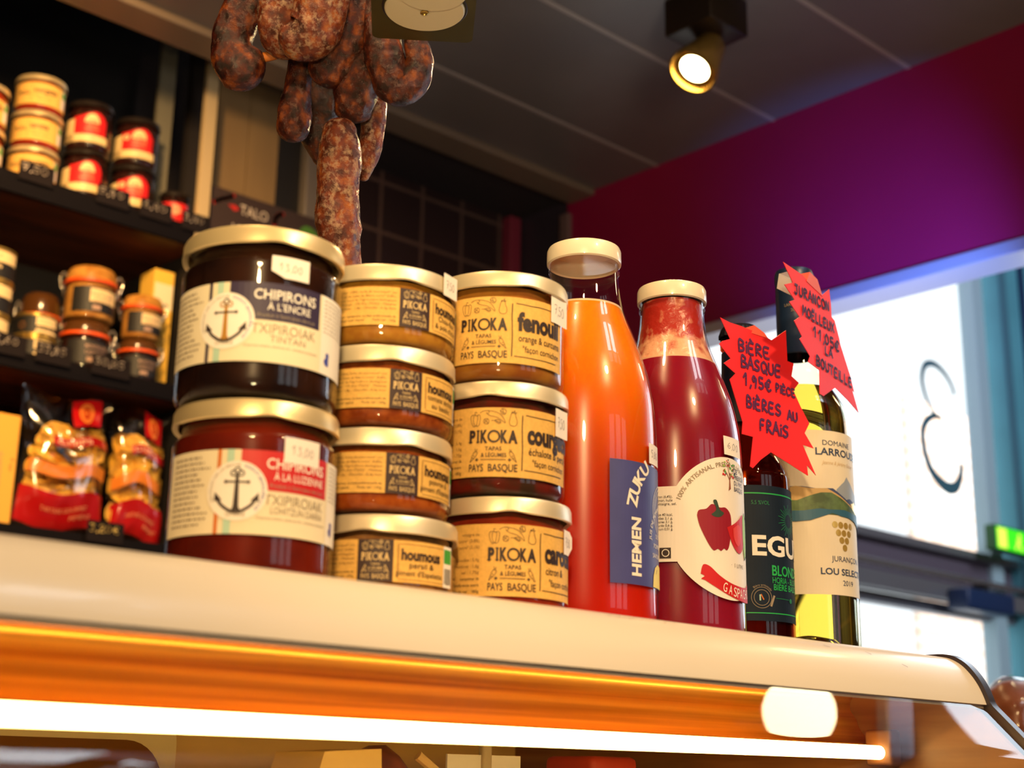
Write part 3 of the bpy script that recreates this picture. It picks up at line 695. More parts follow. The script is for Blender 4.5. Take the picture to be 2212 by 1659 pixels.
# --- the two big squid jars
def squid(x, y, z, navy, du, label, cm, title, sub1, sub2, sub3, sub4, dv, price, prange):
    R = .0488
    t = thing('squid_jar', label, 'jar', (x, y, z), 'big squid jars stacked at the left end of the counter'); f = facing(x, y)
    add_jar(t, R, .106, .0045, cm, M_lid, seed=.4)
    v0, v1 = 21 + dv, 69.5 + dv
    o = label_patch('label', t, R, f, -74 + du, 80 + du, v0, v1, M_cream)
    lab = o; p = Print()
    blk = M_navy if navy else M_redink
    p.rect(-19 + du, 38 + du, 46.5 + dv, v1, blk, 0)
    stripe = M_navy if navy else M_orange
    p.rect(-32.6 + du, -30.4 + du, v0, v1, stripe, 0); p.rect(-27 + du, -22.8 + du, v0, v1, M_teal, 0)
    p.rect(40 + du, 80 + du, v0, v1, M_white, 0)
    cu, cv = -20.5 + du, 45.6 + dv
    p.disc(cu, cv, 17.2, M_white, 1)
    ink = mat('anchor_gold_ink', (.42, .20, .03), .5) if navy else M_ink
    # anchor
    A = lambda x_, y_: (cu + x_, cv + y_)
    p.poly([A(-.9, 9), A(.9, 9), A(1.6, -9), A(2.6, -11.5), A(-2.6, -11.5), A(-1.6, -9)], ink, 2)
    p.stroke([A(-6, 5), A(6, 5)], 1.0, M_ink, 3); p.disc(cu - 6.3, cv + 5, 1.0, M_ink, 3); p.disc(cu + 6.3, cv + 5, 1.0, M_ink, 3)
    p.ring(cu, cv + 11.6, 1.6, .8, M_ink, 2); p.ring(cu - 2.2, cv + 10, 1.5, .8, ink, 2); p.ring(cu + 2.2, cv + 10, 1.5, .8, ink, 2)
    p.stroke(smooth_prof([A(-11.5, -3.5), A(-8.5, -8), A(-4, -11.2), A(0, -12.4), A(4, -11.2), A(8.5, -8), A(11.5, -3.5)], 5), 1.7, M_ink, 2)
    for s in (-1, 1): p.poly([A(s * 12.4, -.8), A(s * 12.6, -6), A(s * 8, -5.6)], M_ink, 2)
    p.text('SAINT-JEAN-DE-LUZ', 0, 0, 1.5, M_blueink, 30, 'l', layer=3, arc=(cu, cv, 14.2, 75)); p.text('PRODUIT DE LA PECHE', 0, 0, 1.4, M_grey, 30, 'l', layer=3, arc=(cu, cv, 14.2, 205))
    p.text('OMAKE', cu, cv - 14.6, 2.4, M_grey, 11, 'c', layer=3)
    # titles
    p.text(title, 10 + du, 60.0 + dv, 6.1, M_whiteink, 46 if navy else 46, 'c', .012) if False else p.text(title, -4.5 + du, 59.3 + dv, 6.0, M_whiteink, 38.5, 'l', .012)
    p.text(sub1, 17 + du, 52.8 + dv, 4.4, M_whiteink, 27 if navy else 34, 'c', .004); p.text(sub2, 16 + du, 48.4 + dv, 2.2, M_grey, 36, 'c')
    p.text(sub3, -5 + du, 38.4 + dv, 6.0, M_grey, 40, 'l', -.004); p.text(sub4, 17 + du, 33.4 + dv, 4.0, M_grey, 22 if navy else 36, 'c', -.006)
    p.text('Chipirons entiers, sauce au vin - conserve artisanale', 14 + du, 30.0 + dv, 1.5, M_grey, 46, 'c')
    p.lines(-66 + du, -36 + du, 25 + dv, 67 + dv, 13, M_grey, 1.1, .35, 5)
    p.lines(42 + du, 78 + du, 46 + dv, 68 + dv, 9, M_grey, .6, .3, 6)
    p.disc(47 + du, 33 + dv, 1.8, M_blueink, 1); p.rect(45.5 + du, 48.5 + du, 26.5 + dv, 32 + dv, M_blueink, 1); p.disc(46 + du, 29 + dv, 2.2, M_blueink, 1)
    p.build('label_print', lab, wrap(R, f, .00045, .00014), 3.5)
    u, v, w, h = prange
    sticker(t, price, R, f, u, v, w, h, cut=1 if navy else 0)
    return t
SQ1 = content_mat('black_ink_sauce', (.030, .010, .005), (.010, .004, .003), 25, .25)
SQ2 = content_mat('red_squid_sauce', (.15, .012, .004), (.08, .007, .003), 22, .25)
squid(.457, .715, ZC, False, 11.5, 'large squid jar with red label block, lower of the pair at the counter\'s left', SQ2, 'CHIPIRONS', 'À LA LUZIENNE', 'Produit à Saint-Jean-de-Luz', 'TXIPIROIAK', 'LOHITZUN DARRA', 5.5, '13,00', (16.5, 69.2, 24.5, 15))
squid(.4545, .715, ZC + .106, True, 0, 'large squid jar with dark navy label block, upper one of the pair at the left', SQ1, 'CHIPIRONS', "À L'ENCRE", 'Produit à Saint-Jean-de-Luz', 'TXIPIROIAK', 'TINTAN', 0, '13,00', (4.4, 73.2, 23.6, 13.5))
# --- houmous column
def houmous(x, y, z, u, label, cm, l1, l2, l3=None, price=None, seed=1, lidm=M_lid2, dv=0):
    R = .0487; t = thing('houmous_jar', label, 'jar', (x, y, z), 'low houmous jars stacked in the second column'); f = facing(x, y)
    add_jar(t, R, .055, .004, cm, lidm, seed=seed)
    v0, v1 = 12.5 + dv, 38.5 + dv
    lab = label_patch('label', t, R, f, u - 62, u + 70, v0, v1, M_kraft)
    p = Print(); p.rect(u, u + 22, v0, v1, M_choc, 0)
    pikoka(p, u + 2.4, u + 19.6, v0 + .6, v1 - .6, mat('chalk_ink', (.62, .44, .20), .6))
    for a in (u + 24.5, u + 25.3): p.rect(a, a + .3, v0 + 2.5, v1 - 3, M_ink2, 0)
    p.rect(u + 24.5, u + 66, v1 - 2.4, v1 - 2.1, M_ink2, 0); p.rect(u + 25.5, u + 66, v0 + 1.6, v0 + 1.9, M_ink2, 0)
    p.text('houmous', u + 27, v0 + 14.2, 6.6, M_ink, 29, 'l', .04)
    p.text(l1, u + 41.5, v0 + 9.2, 3.6, M_ink, min(34, 2.25 * len(l1)), 'c', .002); p.text(l2, u + 41, v0 + 4.2, 3.4, M_ink, min(34, 2.1 * len(l2)), 'c', .002)
    rows = ["pois chiches* (18%), huile de tournesol*, jus", "de citron*, sel de Salies de Béarn, curry* (0,8%),", "*ingrédients issus de l'agriculture biologique", "Énergie : 175 Kca (725KJ) - Matières", "grasses : 1,8g - Glucides : 6,3g dont", "", "A consommer rapidement. La date préférentielle de", "consommation (voir capot)        Poids net : 150g"]
    for i, r_ in enumerate(rows):
        if r_: p.text(r_, u - 2.2, v1 - 4.2 - i * 2.75, 1.45, M_ink if i > 5 else M_ink2, min(46, 1.0 * len(r_)), 'r')
    p.rect(u + 68.5, u + 70, v0, v1, M_white, 1) if False else None
    p.rect(u + 60, u + 70, v0, v1, M_white, 0); p.rect(u + 60.4, u + 69, v1 - 11, v1 - 2, M_green, 1)
    for k in range(9): p.rect(u + 61 + k * .9, u + 61 + k * .9 + (.5 if k % 3 else .25), v0 + 2, v0 + 12, M_ink, 1)
    p.build('label_print', lab, wrap(R, f, .00042, .00013), 3.5)
    if price: sticker(t, price[0], .050, f, *price[1:], lift=.0012, cut=0, curl=.004)
    return t
HM = [content_mat('houmous_beige', (.34, .16, .045), (.26, .11, .03), 200), content_mat('houmous_pepper', (.42, .10, .014), (.32, .06, .008), 200), content_mat('houmous_tomato', (.36, .085, .014), (.22, .04, .008), 150), content_mat('houmous_curry', (.46, .21, .025), (.38, .15, .02), 200)]
houmous(.5660, .728, ZC, -14.4, 'houmous jar showing its whole front label, lowest of the second column on the counter lip', HM[0], 'persil &', "piment d'Espelette", seed=.9, lidm=M_lid2)
houmous(.5608, .730, ZC + .055, 5.8, 'houmous jar with orange red filling, third from the top of the second column', HM[1], 'poivron &', "piment d'Espelette", seed=.2)
houmous(.5616, .730, ZC + .110, 5.6, 'houmous jar with brownish red filling, second from the top of the second column', HM[2], 'tomate séchée', 'au basilic', seed=.5)
houmous(.5612, .730, ZC + .165, 10.2, 'houmous jar with yellow filling and price sticker on its lid, topmost of the second column', HM[3], 'Chou-fleur', '& pois chiche', price=('7,50', 43.5, 40.5, 16, 15.5), seed=.35, lidm=M_lid2)
# --- vegetable tapas column
def tapas(x, y, z, u, label, cm, big, l1, l2, price, seed=1, cut=0):
    R = .0468; t = thing('vegetable_tapas_jar', label, 'jar', (x, y, z), 'tall vegetable tapas jars stacked in the third column'); f = facing(x, y)
    add_jar(t, R, .0795, .0035, cm, M_lid2, RL=.0497, seed=seed)
    v0, v1 = 12.5, 60.5
    lab = label_patch('label', t, R, f, u - 62, u + 82, v0, v1, M_kraft)
    p = Print(); pikoka(p, u, u + 33, v0 + 1.5, v1 - 2.5, M_ink)
    p.stroke([(u + 36.2, v0 + 5), (u + 36.5, v0 + 20), (u + 36.1, v0 + 35), (u + 36.4, v1 - 5)], .7, M_ink)
    p.stroke([(u + 39, v1 - 4.5), (u + 50, v1 - 5.2), (u + 60, v1 - 4.8), (u + 74, v1 - 5)], .5, M_ink); p.stroke([(u + 38, v0 + 5.2), (u + 55, v0 + 4.8), (u + 74, v0 + 5.2)], .5, M_ink)
    p.text(big, u + 40, v0 + 24.5, 12.5, M_ink, 5.35 * len(big), 'l', .05)
    p.text(l1, u + 41, v0 + 16.2, 5.0, M_ink, 2.35 * len(l1), 'l', .006); p.text(l2, u + 44, v0 + 8.6, 4.6, M_ink, 2.1 * len(l2), 'l', .002)
    rows = ['vinaigre de', 'cidre* (3,8%)', 'sucre* (3,1%)', '', 'Glucides : 5,4g', 'Protéines : 1,6g', 'sel : 1,75g', 'consommer de', 'préférence avant', 'Poids net : 180g']
    for i, r_ in enumerate(rows):
        if r_: p.text(r_, u - 6, v1 - 8 - i * 4.2, 2.1, M_ink2 if i < 7 else M_ink, 1.15 * len(r_), 'r')
    p.build('label_print', lab, wrap(R, f, .00042, .00013), 3.5)
    sticker(t, price[0], R, f, *price[1:], lift=.0012, cut=cut, curl=.006)
    return t
TM = [content_mat('carrot_tapas', (.30, .030, .008), (.20, .012, .006), 60, .3), content_mat('courgette_tapas', (.15, .014, .008), (.045, .022, .012), 55, .3), content_mat('fennel_tapas', (.36, .15, .022), (.24, .07, .014), 45, .3)]
tapas(.6645, .720, ZC, -8.2, 'carrot tapas jar with curled price sticker, lowest of the third column', TM[0], 'carotte', 'citron &', '"façon confite', ('7,50', 52.5, 45, 15, 17), .6, 2)
tapas(.6607, .720, ZC + .0795, -20.0, 'courgette tapas jar, middle one of the third column beside the orange bottle', TM[1], 'courgette', 'échalote & persil', '"façon cornichon', ('7,50', 45, 46, 16, 20), .9)
tapas(.6596, .720, ZC + .159, -27.6, 'fennel tapas jar with a folded price sticker, topmost of the third column', TM[2], 'fenouil', 'orange & curcuma', '"façon cornichon', ('7,50', 40, 48, 21, 20), .3)
# ---------------------------------------------------------------- bottles
BP = smooth_prof([(44, 0), (51, 2), (53.6, 7), (54, 14)], 4)[:-1] + smooth_prof([(54, 14), (54, 60), (54, 110), (53.9, 136), (52.8, 160), (50.4, 176), (47.2, 190), (42.9, 203.5), (37.9, 217.6), (33.3, 229.5), (29.5, 241), (27.2, 254), (26.2, 266), (26.3, 277)], 5)
K = 1.05            # the bottles stand a little farther back than the jars
DROP = ZC * (K - 1) / K
def low(P): return [(r, z - DROP if z < .009 else z) for r, z in P]
BP = [(r / 1000, z / 1000) for r, z in BP]
BPL = low(BP)
def stand(name, label, x, y, group=None):
    t = thing(name, label, 'bottle', (x * K, y * K, ZC * K), group); t.scale = (K, K, K); return t
def prof_r(P):
    def f(v):
        z = v / 1000
        for (r0, z0), (r1, z1) in zip(P, P[1:]):
            if z0 <= z <= z1 and z1 > z0: return r0 + (r1 - r0) * (z - z0) / (z1 - z0)
        return P[-1][0]
    return f
def juice_mat(name, base, rad, sc, trans_col):
    m, n, l, p = nt(name)
    p.inputs['Base Color'].default_value = (*base, 1); p.inputs['Roughness'].default_value = .25
    p.inputs['Subsurface Weight'].default_value = 1.0; p.inputs['Subsurface Radius'].default_value = rad; p.inputs['Subsurface Scale'].default_value = sc
    p.inputs['Specular IOR Level'].default_value = .3
    if trans_col:           # light fading through the juice, painted as redder colour towards the bottom
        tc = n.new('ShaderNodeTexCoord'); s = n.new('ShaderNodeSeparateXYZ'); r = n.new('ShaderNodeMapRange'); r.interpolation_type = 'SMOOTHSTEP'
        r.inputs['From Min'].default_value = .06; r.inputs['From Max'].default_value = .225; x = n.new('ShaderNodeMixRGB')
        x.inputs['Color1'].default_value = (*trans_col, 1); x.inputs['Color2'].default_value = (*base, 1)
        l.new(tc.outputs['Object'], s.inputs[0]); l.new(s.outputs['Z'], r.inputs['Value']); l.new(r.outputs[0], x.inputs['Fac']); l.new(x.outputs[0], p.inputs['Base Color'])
    return m
def juice_bottle(x, y, label, liquid, level, foam=None):
    t = stand('juice_bottle', label, x, y, 'tall glass bottles with cream screw caps')
    b = NB(); lathe(b, BPL, 96); obj('glass_bottle', b, GLASS, t)
    P = [(max(r - .0018, .001), z + .002) for r, z in BPL if z + .002 < level]
    P.append((prof_r(BP)(level * 1000) - .0018, level))
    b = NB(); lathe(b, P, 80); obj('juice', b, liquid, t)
    b = NB(); lathe(b, [(.0262, .2765), (.0272, .2755), (.0284, .2765), (.0286, .279), (.0284, .2865), (.0274, .2888), (.0255, .2896), (.0235, .2892), (.0225, .2882), (.006, .2882)], 72, caps=(False, True)); obj('screw_cap', b, M_cap, t)
    b = NB(); lathe(b, [(.0258, .268), (.0272, .2695), (.0272, .2715), (.0258, .273)], 64, caps=(False, False)); obj('neck_ring', b, GLASS, t)
    rr = prof_r(BP)
    b = NB(); lathe(b, [(rr(level * 1000) - .0016, level - .0008), (rr(level * 1000) - .0013, level + .0010), (rr(level * 1000) - .0030, level + .0016), (rr(level * 1000) - .0060, level + .0006)], 64, caps=(False, False)); obj('foam_ring', b, mat('pale_foam', (.88, .62, .42), .4), t)
    return t
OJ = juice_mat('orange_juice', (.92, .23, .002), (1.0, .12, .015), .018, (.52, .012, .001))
GZ = juice_mat('red_gazpacho', (.26, .004, .022), (1.0, .04, .03), .008, None)
RZ = prof_r(BP)
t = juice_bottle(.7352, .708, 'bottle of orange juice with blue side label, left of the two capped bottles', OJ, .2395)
f = facing(.7352, .708)
lab = label_patch('label', t, .054, f, 18.5, 120, 27.5, 114.5, mat('blue_label', (.065, .070, .26), .45, noise_amt=.1, scale=40))
p = Print(); LW = M_whiteink
p.text('HEMEN', 44.5, 33.5, 8.6, LW, 41, 'l', .035, rot=90)
arc = (92, 79.5, 58)
for i, (ch, a) in enumerate((('Z', 173.5), ('U', 162), ('K', 151), ('U', 140))):
    aa = math.radians(a); p.text(ch, 0, 0, 9.0, LW, None, 'l', .03, arc=(84, 76, 44, a))
p.text('JUS DE POMMES', 0, 0, 3.2, LW, 34, 'l', 0, arc=(84, 60, 26, 178)); p.text('DU PAYS', 66, 63, 3.2, LW, 15); p.text('POMME', 62, 56, 3.2, LW, 14); p.text('SAVOUR', 60, 49, 3.2, LW, 15)
for r_ in (14, 16.5, 19): p.ring(80, 84, r_, .5, LW, a0=90, a1=260)
p.ring(80, 84, 9, .4, LW)
p.poly([(60, 28), (61, 36), (64, 42), (70, 45), (80, 44), (90, 38), (92, 28)], mat('lemon_ink', (.80, .66, .14), .5), 1); p.stroke([(66, 38), (68, 41)], .6, M_ink, 2)
p.build('label_print', lab, wrap(.054, f, .00045, .00013), 3.5)
sticker(t, '5,80', .054, f, 55.5, 116, 19, 15, RZ, cut=0, lift=.0007)
t = juice_bottle(.8522, .720, 'bottle of red gazpacho with round white pepper label, right of the orange juice bottle', GZ, .2225)
f = facing(.8522, .720)
# smear of gazpacho inside the neck
m, n, l, pb = nt('gazpacho_film'); tc = n.new('ShaderNodeTexCoord'); tx = n.new('ShaderNodeTexNoise'); tx.inputs['Scale'].default_value = 90; tx.inputs['Detail'].default_value = 6
sp = n.new('ShaderNodeSeparateXYZ'); mr = n.new('ShaderNodeMapRange'); mr.inputs['From Min'].default_value = .222; mr.inputs['From Max'].default_value = .252; mr.inputs['To Min'].default_value = .28; mr.inputs['To Max'].default_value = -.10
ad = n.new('ShaderNodeMath'); ad.operation = 'ADD'; rp = n.new('ShaderNodeValToRGB'); rp.color_ramp.elements[0].color = (.40, .022, .014, 1); rp.color_ramp.elements[1].color = (.84, .44, .28, 1); rp.color_ramp.elements[0].position = .46; rp.color_ramp.elements[1].position = .70
l.new(tc.outputs['Object'], tx.inputs['Vector']); l.new(tc.outputs['Object'], sp.inputs[0]); l.new(sp.outputs['Z'], mr.inputs['Value']); l.new(tx.outputs['Fac'], ad.inputs[0]); l.new(mr.outputs[0], ad.inputs[1]); l.new(ad.outputs[0], rp.inputs['Fac']); l.new(rp.outputs['Color'], pb.inputs['Base Color'])
bp = n.new('ShaderNodeBump'); bp.inputs['Strength'].default_value = .6; bp.inputs['Distance'].default_value = .003; l.new(tx.outputs['Fac'], bp.inputs['Height']); l.new(bp.outputs['Normal'], pb.inputs['Normal']); pb.inputs['Roughness'].default_value = .3
b = NB(); lathe(b, [(RZ(z * 1000) - .0016, z) for z in [.2222 + k * .0022 for k in range(25)]], 64, caps=(False, True)); obj('juice_film', b, m, t)
out = [(48 + 55 * math.cos(math.radians(a)), 84 + 55 * math.sin(math.radians(a))) for a in range(-140, 141, 5)]
out = [(q[0], q[1]) for q in [(48 + 55 * math.cos(math.radians(a)), 84 + 55 * math.sin(math.radians(a))) for a in range(-148, 149, 4)]]
patch = [(1.3, 55.5)] + [(48 + 55 * math.cos(math.radians(a)), 84 + 55 * math.sin(math.radians(a))) for a in range(212, 509, 4)] + [(1.3, 113), (-48, 112.3), (-48, 55.3)]
lab = label_patch('label', t, .054, f, 0, 0, 0, 0, mat('white_bottle_label', (.84, .77, .70), .5, spec=.3), rz=RZ, outline=patch, step=3.0, lift=.0003)
p = Print()
p.text('100% ARTISANAL, PRESSÉ AU PAYS', 0, 0, 3.6, M_grey, 78, 'l', .004, arc=(48, 84, 47.5, 157))
tr = mat('tree_brown', (.28, .07, .03), .5)
p.poly([(46.2, 113), (48.8, 114.5), (48.2, 122), (49.0, 127), (47.9, 127), (47.3, 122), (46.9, 116)], tr, 1); p.stroke([(48, 121), (44, 127)], .6, tr); p.stroke([(48.2, 122), (51.5, 128)], .6, tr); p.stroke([(48, 124), (46, 131)], .5, tr)
rnd = random.Random(4)
for k in range(34):
    a = rnd.uniform(0, 2 * PI); r_ = 8.2 * math.sqrt(rnd.random()); p.disc(47.2 + r_ * math.cos(a), 129.5 + r_ * math.sin(a) * .95, rnd.choice([.55, .8, 1.0]), rnd.choice([M_redink, M_green, M_navy, M_redink, mat('leaf_lime', (.30, .50, .08), .5)]), 1, n=12)
for i, s_ in enumerate(('LE', 'PRESSOIR', 'DU PAYS', 'BASQUE')): p.text(s_, 53.5, 127.5 - i * 4.6, 3.6, M_navy, [5, 18, 15, 15][i], 'l', .006)
PR = mat('pepper_crimson', (.28, .006, .02), .5)
p.poly(smooth_prof([(16.5, 91), (18, 95), (24, 96.5), (29, 100.5), (36, 98.5), (42, 99), (47, 95), (48.2, 88), (47, 78), (45, 70), (42.5, 66.4), (39.5, 67.4), (36.5, 65.4), (33.5, 66.6), (30, 65.2), (27, 67.6), (23.5, 73), (18.5, 83), (16.5, 91)], 4), PR, 1)
p.poly(smooth_prof([(28, 92.5), (31, 91), (36, 91.2), (40, 94.5), (36, 97), (33.4, 103.5), (31, 104), (30.2, 102.5), (32.6, 96.6), (28, 92.5)], 4), mat('stem_green', (.03, .06, .035), .5), 2)
p.poly(smooth_prof([(43, 84), (52, 88), (60, 93), (66, 96.5), (69, 86), (66, 72), (60, 66), (54, 67), (48, 73), (43, 84)], 4), M_redink, 2)
p.poly(smooth_prof([(50, 84), (58, 88), (62, 84), (61, 75), (56, 71), (51, 76), (50, 84)], 4), mat('tomato_flesh', (.70, .05, .04), .5), 3)
p.poly(smooth_prof([(66, 94), (70, 98), (73, 92), (74, 78), (72, 66), (69, 64), (66, 76), (66, 94)], 4), mat('cucumber_green', (.30, .52, .06), .5), 3); p.stroke([(70, 98.5), (74, 94), (75.5, 78), (73, 65), (69, 62.5)], 1.4, M_black, 3)
p.text('·  1 LITRE  ·', 47, 54.5, 3.0, M_grey, 22, 'l')
p.poly(smooth_prof([(18.5, 47), (20.5, 53.8), (26, 53), (34, 47), (44, 42.5), (56, 40.5), (70, 41), (86, 46), (86, 33), (72, 29.5), (56, 30), (42, 33), (30, 38), (22, 42.2), (18.8, 43.2), (21.5, 45.4), (18.5, 47)], 4), M_redink, 1)
for i, (ch, uu, vv, ro) in enumerate((('G', 37, 38.2, -14), ('A', 43, 36.4, -9), ('S', 48.6, 35.2, -6), ('P', 53.4, 34.6, -3), ('A', 58, 34.4, 0), ('C', 63.2, 34.6, 3), ('H', 68, 35, 5), ('O', 73, 35.6, 8))): p.text(ch, uu, vv - 2.8, 7.2, M_whiteink, 3.9, 'l', .0, rot=ro, layer=2)
for i, s_ in enumerate(('poivron (6,4%),', 'oignon, huile', "d'olive, vinaigre, sel.", '', '', 'Énergie 40 kcal,', 'Lipides 2,1 g,', 'dont sucres 3,1 g,', 'gras saturés 0,6 g,', 'Sodium 0,01 g.')):
    if s_: p.text(s_, 1.2 - (3 if i != 2 else 0) , 104 - i * 2.75, 1.9, M_ink, 1.02 * len(s_), 'r', .004)
p.rect(-12, -3.5, 58, 66, M_ink, 1); p.ring(-7.5, 62, 2.6, .6, M_whiteink, 2)
p.build('label_print', lab, wrap(.054, f, .00055, .00014, RZ), 3.5)
sticker(t, '6,00', .054, f, 42.2, 141, 24, 15, RZ, cut=0, lift=.0009)

# ---------------------------------------------------------------- beer
AMB = glass('amber_beer_glass', (.62, .20, .028), 1.0, .02)
t = stand('beer_bottle', 'brown beer bottle with dark blue label behind the lower red star sign', .9747, .745); f = facing(.9747, .745)
QP = [(r / 1000, z / 1000) for r, z in smooth_prof([(33, 0), (38, 2), (39.6, 7), (39.8, 20)], 4)[:-1] + smooth_prof([(39.8, 20), (39.7, 80), (39.4, 143), (38.4, 152.5), (36.4, 159.6), (33.4, 166.6), (30, 173), (25, 184), (20.5, 200), (17.5, 222), (16.3, 250), (15.8, 274)], 5)]
b = NB(); lathe(b, low(QP), 80); obj('glass_bottle', b, AMB, t)
m = mat('amber_beer', (.16, .035, .004), .15, trans=.75, ior=1.33)
b = NB(); lathe(b, [(r - .0022, z + .003) for r, z in low(QP) if z < .225], 64); obj('beer', b, m, t)
b = NB(); lathe(b, [(.0158, .268), (.0175, .270), (.0175, .278), (.0160, .280)], 40, caps=(False, False)); obj('lip_ring', b, AMB, t)
b = NB()
def crown(r, z, a): return (r + (.0009 * math.cos(21 * a) if z < .286 else 0), z)
lathe(b, [(.0180, .2805), (.0182, .2820), (.0168, .2880), (.0150, .2905), (.002, .2912)], 126, caps=(False, True), wob=crown); obj('crown_cap', b, mat('dark_crown_cap', (.010, .010, .02), .35, .3), t)
b = NB(); lathe(b, [(.0213, .199), (.0182, .222), (.0170, .250), (.0166, .266)], 48, caps=(False, False)); obj('neck_label', b, mat('deep_navy_foil', (.008, .010, .03), .4), t)
lab = label_patch('label', t, .0397, f, -55, 70, 25.5, 139, mat('deep_blue_label', (.009, .018, .036), .55, spec=.2, noise_amt=.1, scale=60), lift=.0004)
p = Print(); G = mat('bright_green_ink', (.02, .42, .09), .45); GD = mat('deep_green_ink', (.015, .20, .08), .5)
p.rect(-55, 70, 131.6, 132.6, G, 0); p.rect(-55, 70, 31.5, 32.3, G, 0)
p.text('EGUZKI', 5.2, 80, 16.2, M_whiteink, 92, 'l', .03)
p.text('BLONDE', 21.8, 63.4, 8.4, G, 38, 'l', .018); p.text('HORIA - BLONDA', 22, 57, 5.0, G, 42, 'l', .002); p.text('BIÈRE BASQUE', 23, 51.2, 5.0, G, 40, 'l', .008)
for k in range(28):
    a = 2 * PI * k / 28; p.stroke([(44 + 5.5 * math.cos(a), 111 + 6 * math.sin(a)), (44 + (11 + 3 * (k % 2)) * math.cos(a), 111 + (11 + 3 * (k % 2)) * math.sin(a))], .5, GD)
p.text('5,5 %VOL', 5.5, 122.5, 3.4, GD, 16, 'l')
p.ring(12, 44.5, 8.6, .4, M_grey); p.ring(12, 44.5, 6.4, .4, M_grey); p.rect(10, 11.2, 42, 47, M_teal, 1); p.stroke([(11.5, 47), (13.5, 43)], .9, M_orange); p.stroke([(20, 38), (23, 46)], 1.8, M_grey); p.text('Bière artisanale', 0, 0, 1.8, M_grey, 16, arc=(12, 44.5, 9.6, 130))
p.stroke([(25, 44.5), (40, 44.2)], .4, GD); p.disc(43, 43.5, 2, GD, 1)
p.build('label_print', lab, wrap(.0397, f, .0006, .00014), 3.0)

# ---------------------------------------------------------------- white wine
t = stand('wine_bottle', 'tall white wine bottle with cream landscape label at the right end', 1.0685, .750); f = facing(1.0685, .750)
WP = [(r / 1000, z / 1000) for r, z in smooth_prof([(40, 0), (44.5, 2), (46, 8), (46, 20)], 4)[:-1] + smooth_prof([(46, 20), (46, 100), (46, 180), (45.6, 212), (43, 228), (36, 243), (27, 256), (21, 268), (18.3, 285), (17.6, 310), (17.4, 356)], 5)]
b = NB(); lathe(b, low(WP), 96); obj('glass_bottle', b, glass('wine_glass', (.97, .95, .80), 1.0, .015), t)
WIN = [(r - .0025, z + .004) for r, z in low(WP) if z < .248]
WIN = [(.002, .024), (.018, .020), (.033, .004)] + [q for q in WIN if q[0] > .040 or q[1] > .006]    # punt
m, n, l, pb = nt('white_wine'); pb.inputs['Base Color'].default_value = (1.0, .72, .11, 1); pb.inputs['Transmission Weight'].default_value = 1; pb.inputs['IOR'].default_value = 1.34; pb.inputs['Roughness'].default_value = .0
b = NB(); lathe(b, WIN, 80); obj('wine', b, m, t)
NV = mat('navy_capsule', (.014, .034, .095), .35, .2)
b = NB(); lathe(b, [(.0180, .284), (.0186, .286), (.0181, .312), (.0180, .356), (.0184, .358), (.0184, .366), (.0172, .3695), (.002, .3702)], 64, caps=(False, True)); obj('capsule', b, NV, t)
p = Print(); p.text('LARROUDÉ', -1, 330, 2.8, M_grey, 18, 'c'); p.text('2019', 0, 324.5, 2.8, M_grey, 8, 'c'); p.build('capsule_print', t, wrap(.0184, f, .0003, .0001), 2)
lab = label_patch('label', t, .046, f, -48, 100, 56, 203, mat('ivory_wine_label', (.80, .70, .55), .55, spec=.3, noise_amt=.04, scale=30), lift=.0003)
p = Print(); BI = mat('slate_blue_ink', (.03, .055, .13), .5); GO = mat('gold_foil', (.78, .50, .12), .3, .6)
p.text('DOMAINE', 36, 189.6, 4.6, BI, 33, 'c', .0); p.text('LARROUDÉ', 12.6, 180.5, 6.4, BI, 56, 'l', .02); p.text('Jeanne & Jérémy Estoigt', 38, 172, 3.4, mat('pale_gold_ink', (.62, .46, .26), .5), 40, 'c', shear=.35)
# mountains
p.poly([(32, 150), (38, 155), (42, 158), (46, 163), (49, 160), (52, 158), (56, 154), (62, 150), (70, 149), (78, 152), (90, 147), (100, 149), (100, 140), (32, 143)], mat('mist_blue_ink', (.30, .34, .42), .5), 0)
p.poly([(-48, 144), (-30, 149), (-12, 152), (0, 151.5), (12, 149.5), (20, 150), (28, 150.5), (36, 146), (44, 142), (50, 143.5), (58, 141), (70, 143), (82, 140), (100, 143), (100, 133), (60, 131), (20, 138), (-48, 138)], mat('ridge_navy_ink', (.05, .07, .17), .5), 1)
p.poly([(-48, 146), (-20, 150), (-6, 152), (8, 149.5), (22, 150), (36, 144), (46, 139), (56, 136), (56, 131), (-48, 131)], mat('sand_ridge_ink', (.55, .36, .15), .5), 2)
p.poly([(-48, 138), (-25, 140), (-5, 139), (6, 143), (16, 146), (26, 146.5), (36, 142.5), (46, 138), (56, 133.5), (64, 130), (56, 127), (-48, 126)], mat('meadow_ink', (.12, .19, .075), .5, noise_amt=.5, scale=90), 3)
p.poly([(50, 139), (58, 141), (66, 137), (70, 132), (62, 131), (54, 134)], GO, 4)
p.poly([(-48, 131), (-20, 130), (0, 129.5), (14, 131.5), (24, 131), (40, 132), (56, 130), (70, 131), (84, 128), (100, 131), (100, 118), (80, 117), (68, 119), (58, 123), (46, 125.5), (36, 126), (26, 128), (16, 124.5), (6, 121), (-6, 120), (-20, 121), (-48, 119)], mat('river_blue_ink', (.03, .12, .21), .5), 5)
for r_, (v, us) in enumerate(((118, (27.5, 34, 40.5, 47.5)), (111, (31, 37.5, 44.5)), (104.5, (34.5, 41)), (98, (38,)))):
    for u in us: p.disc(u + 1, v, 3.0, GO, 1, n=20)
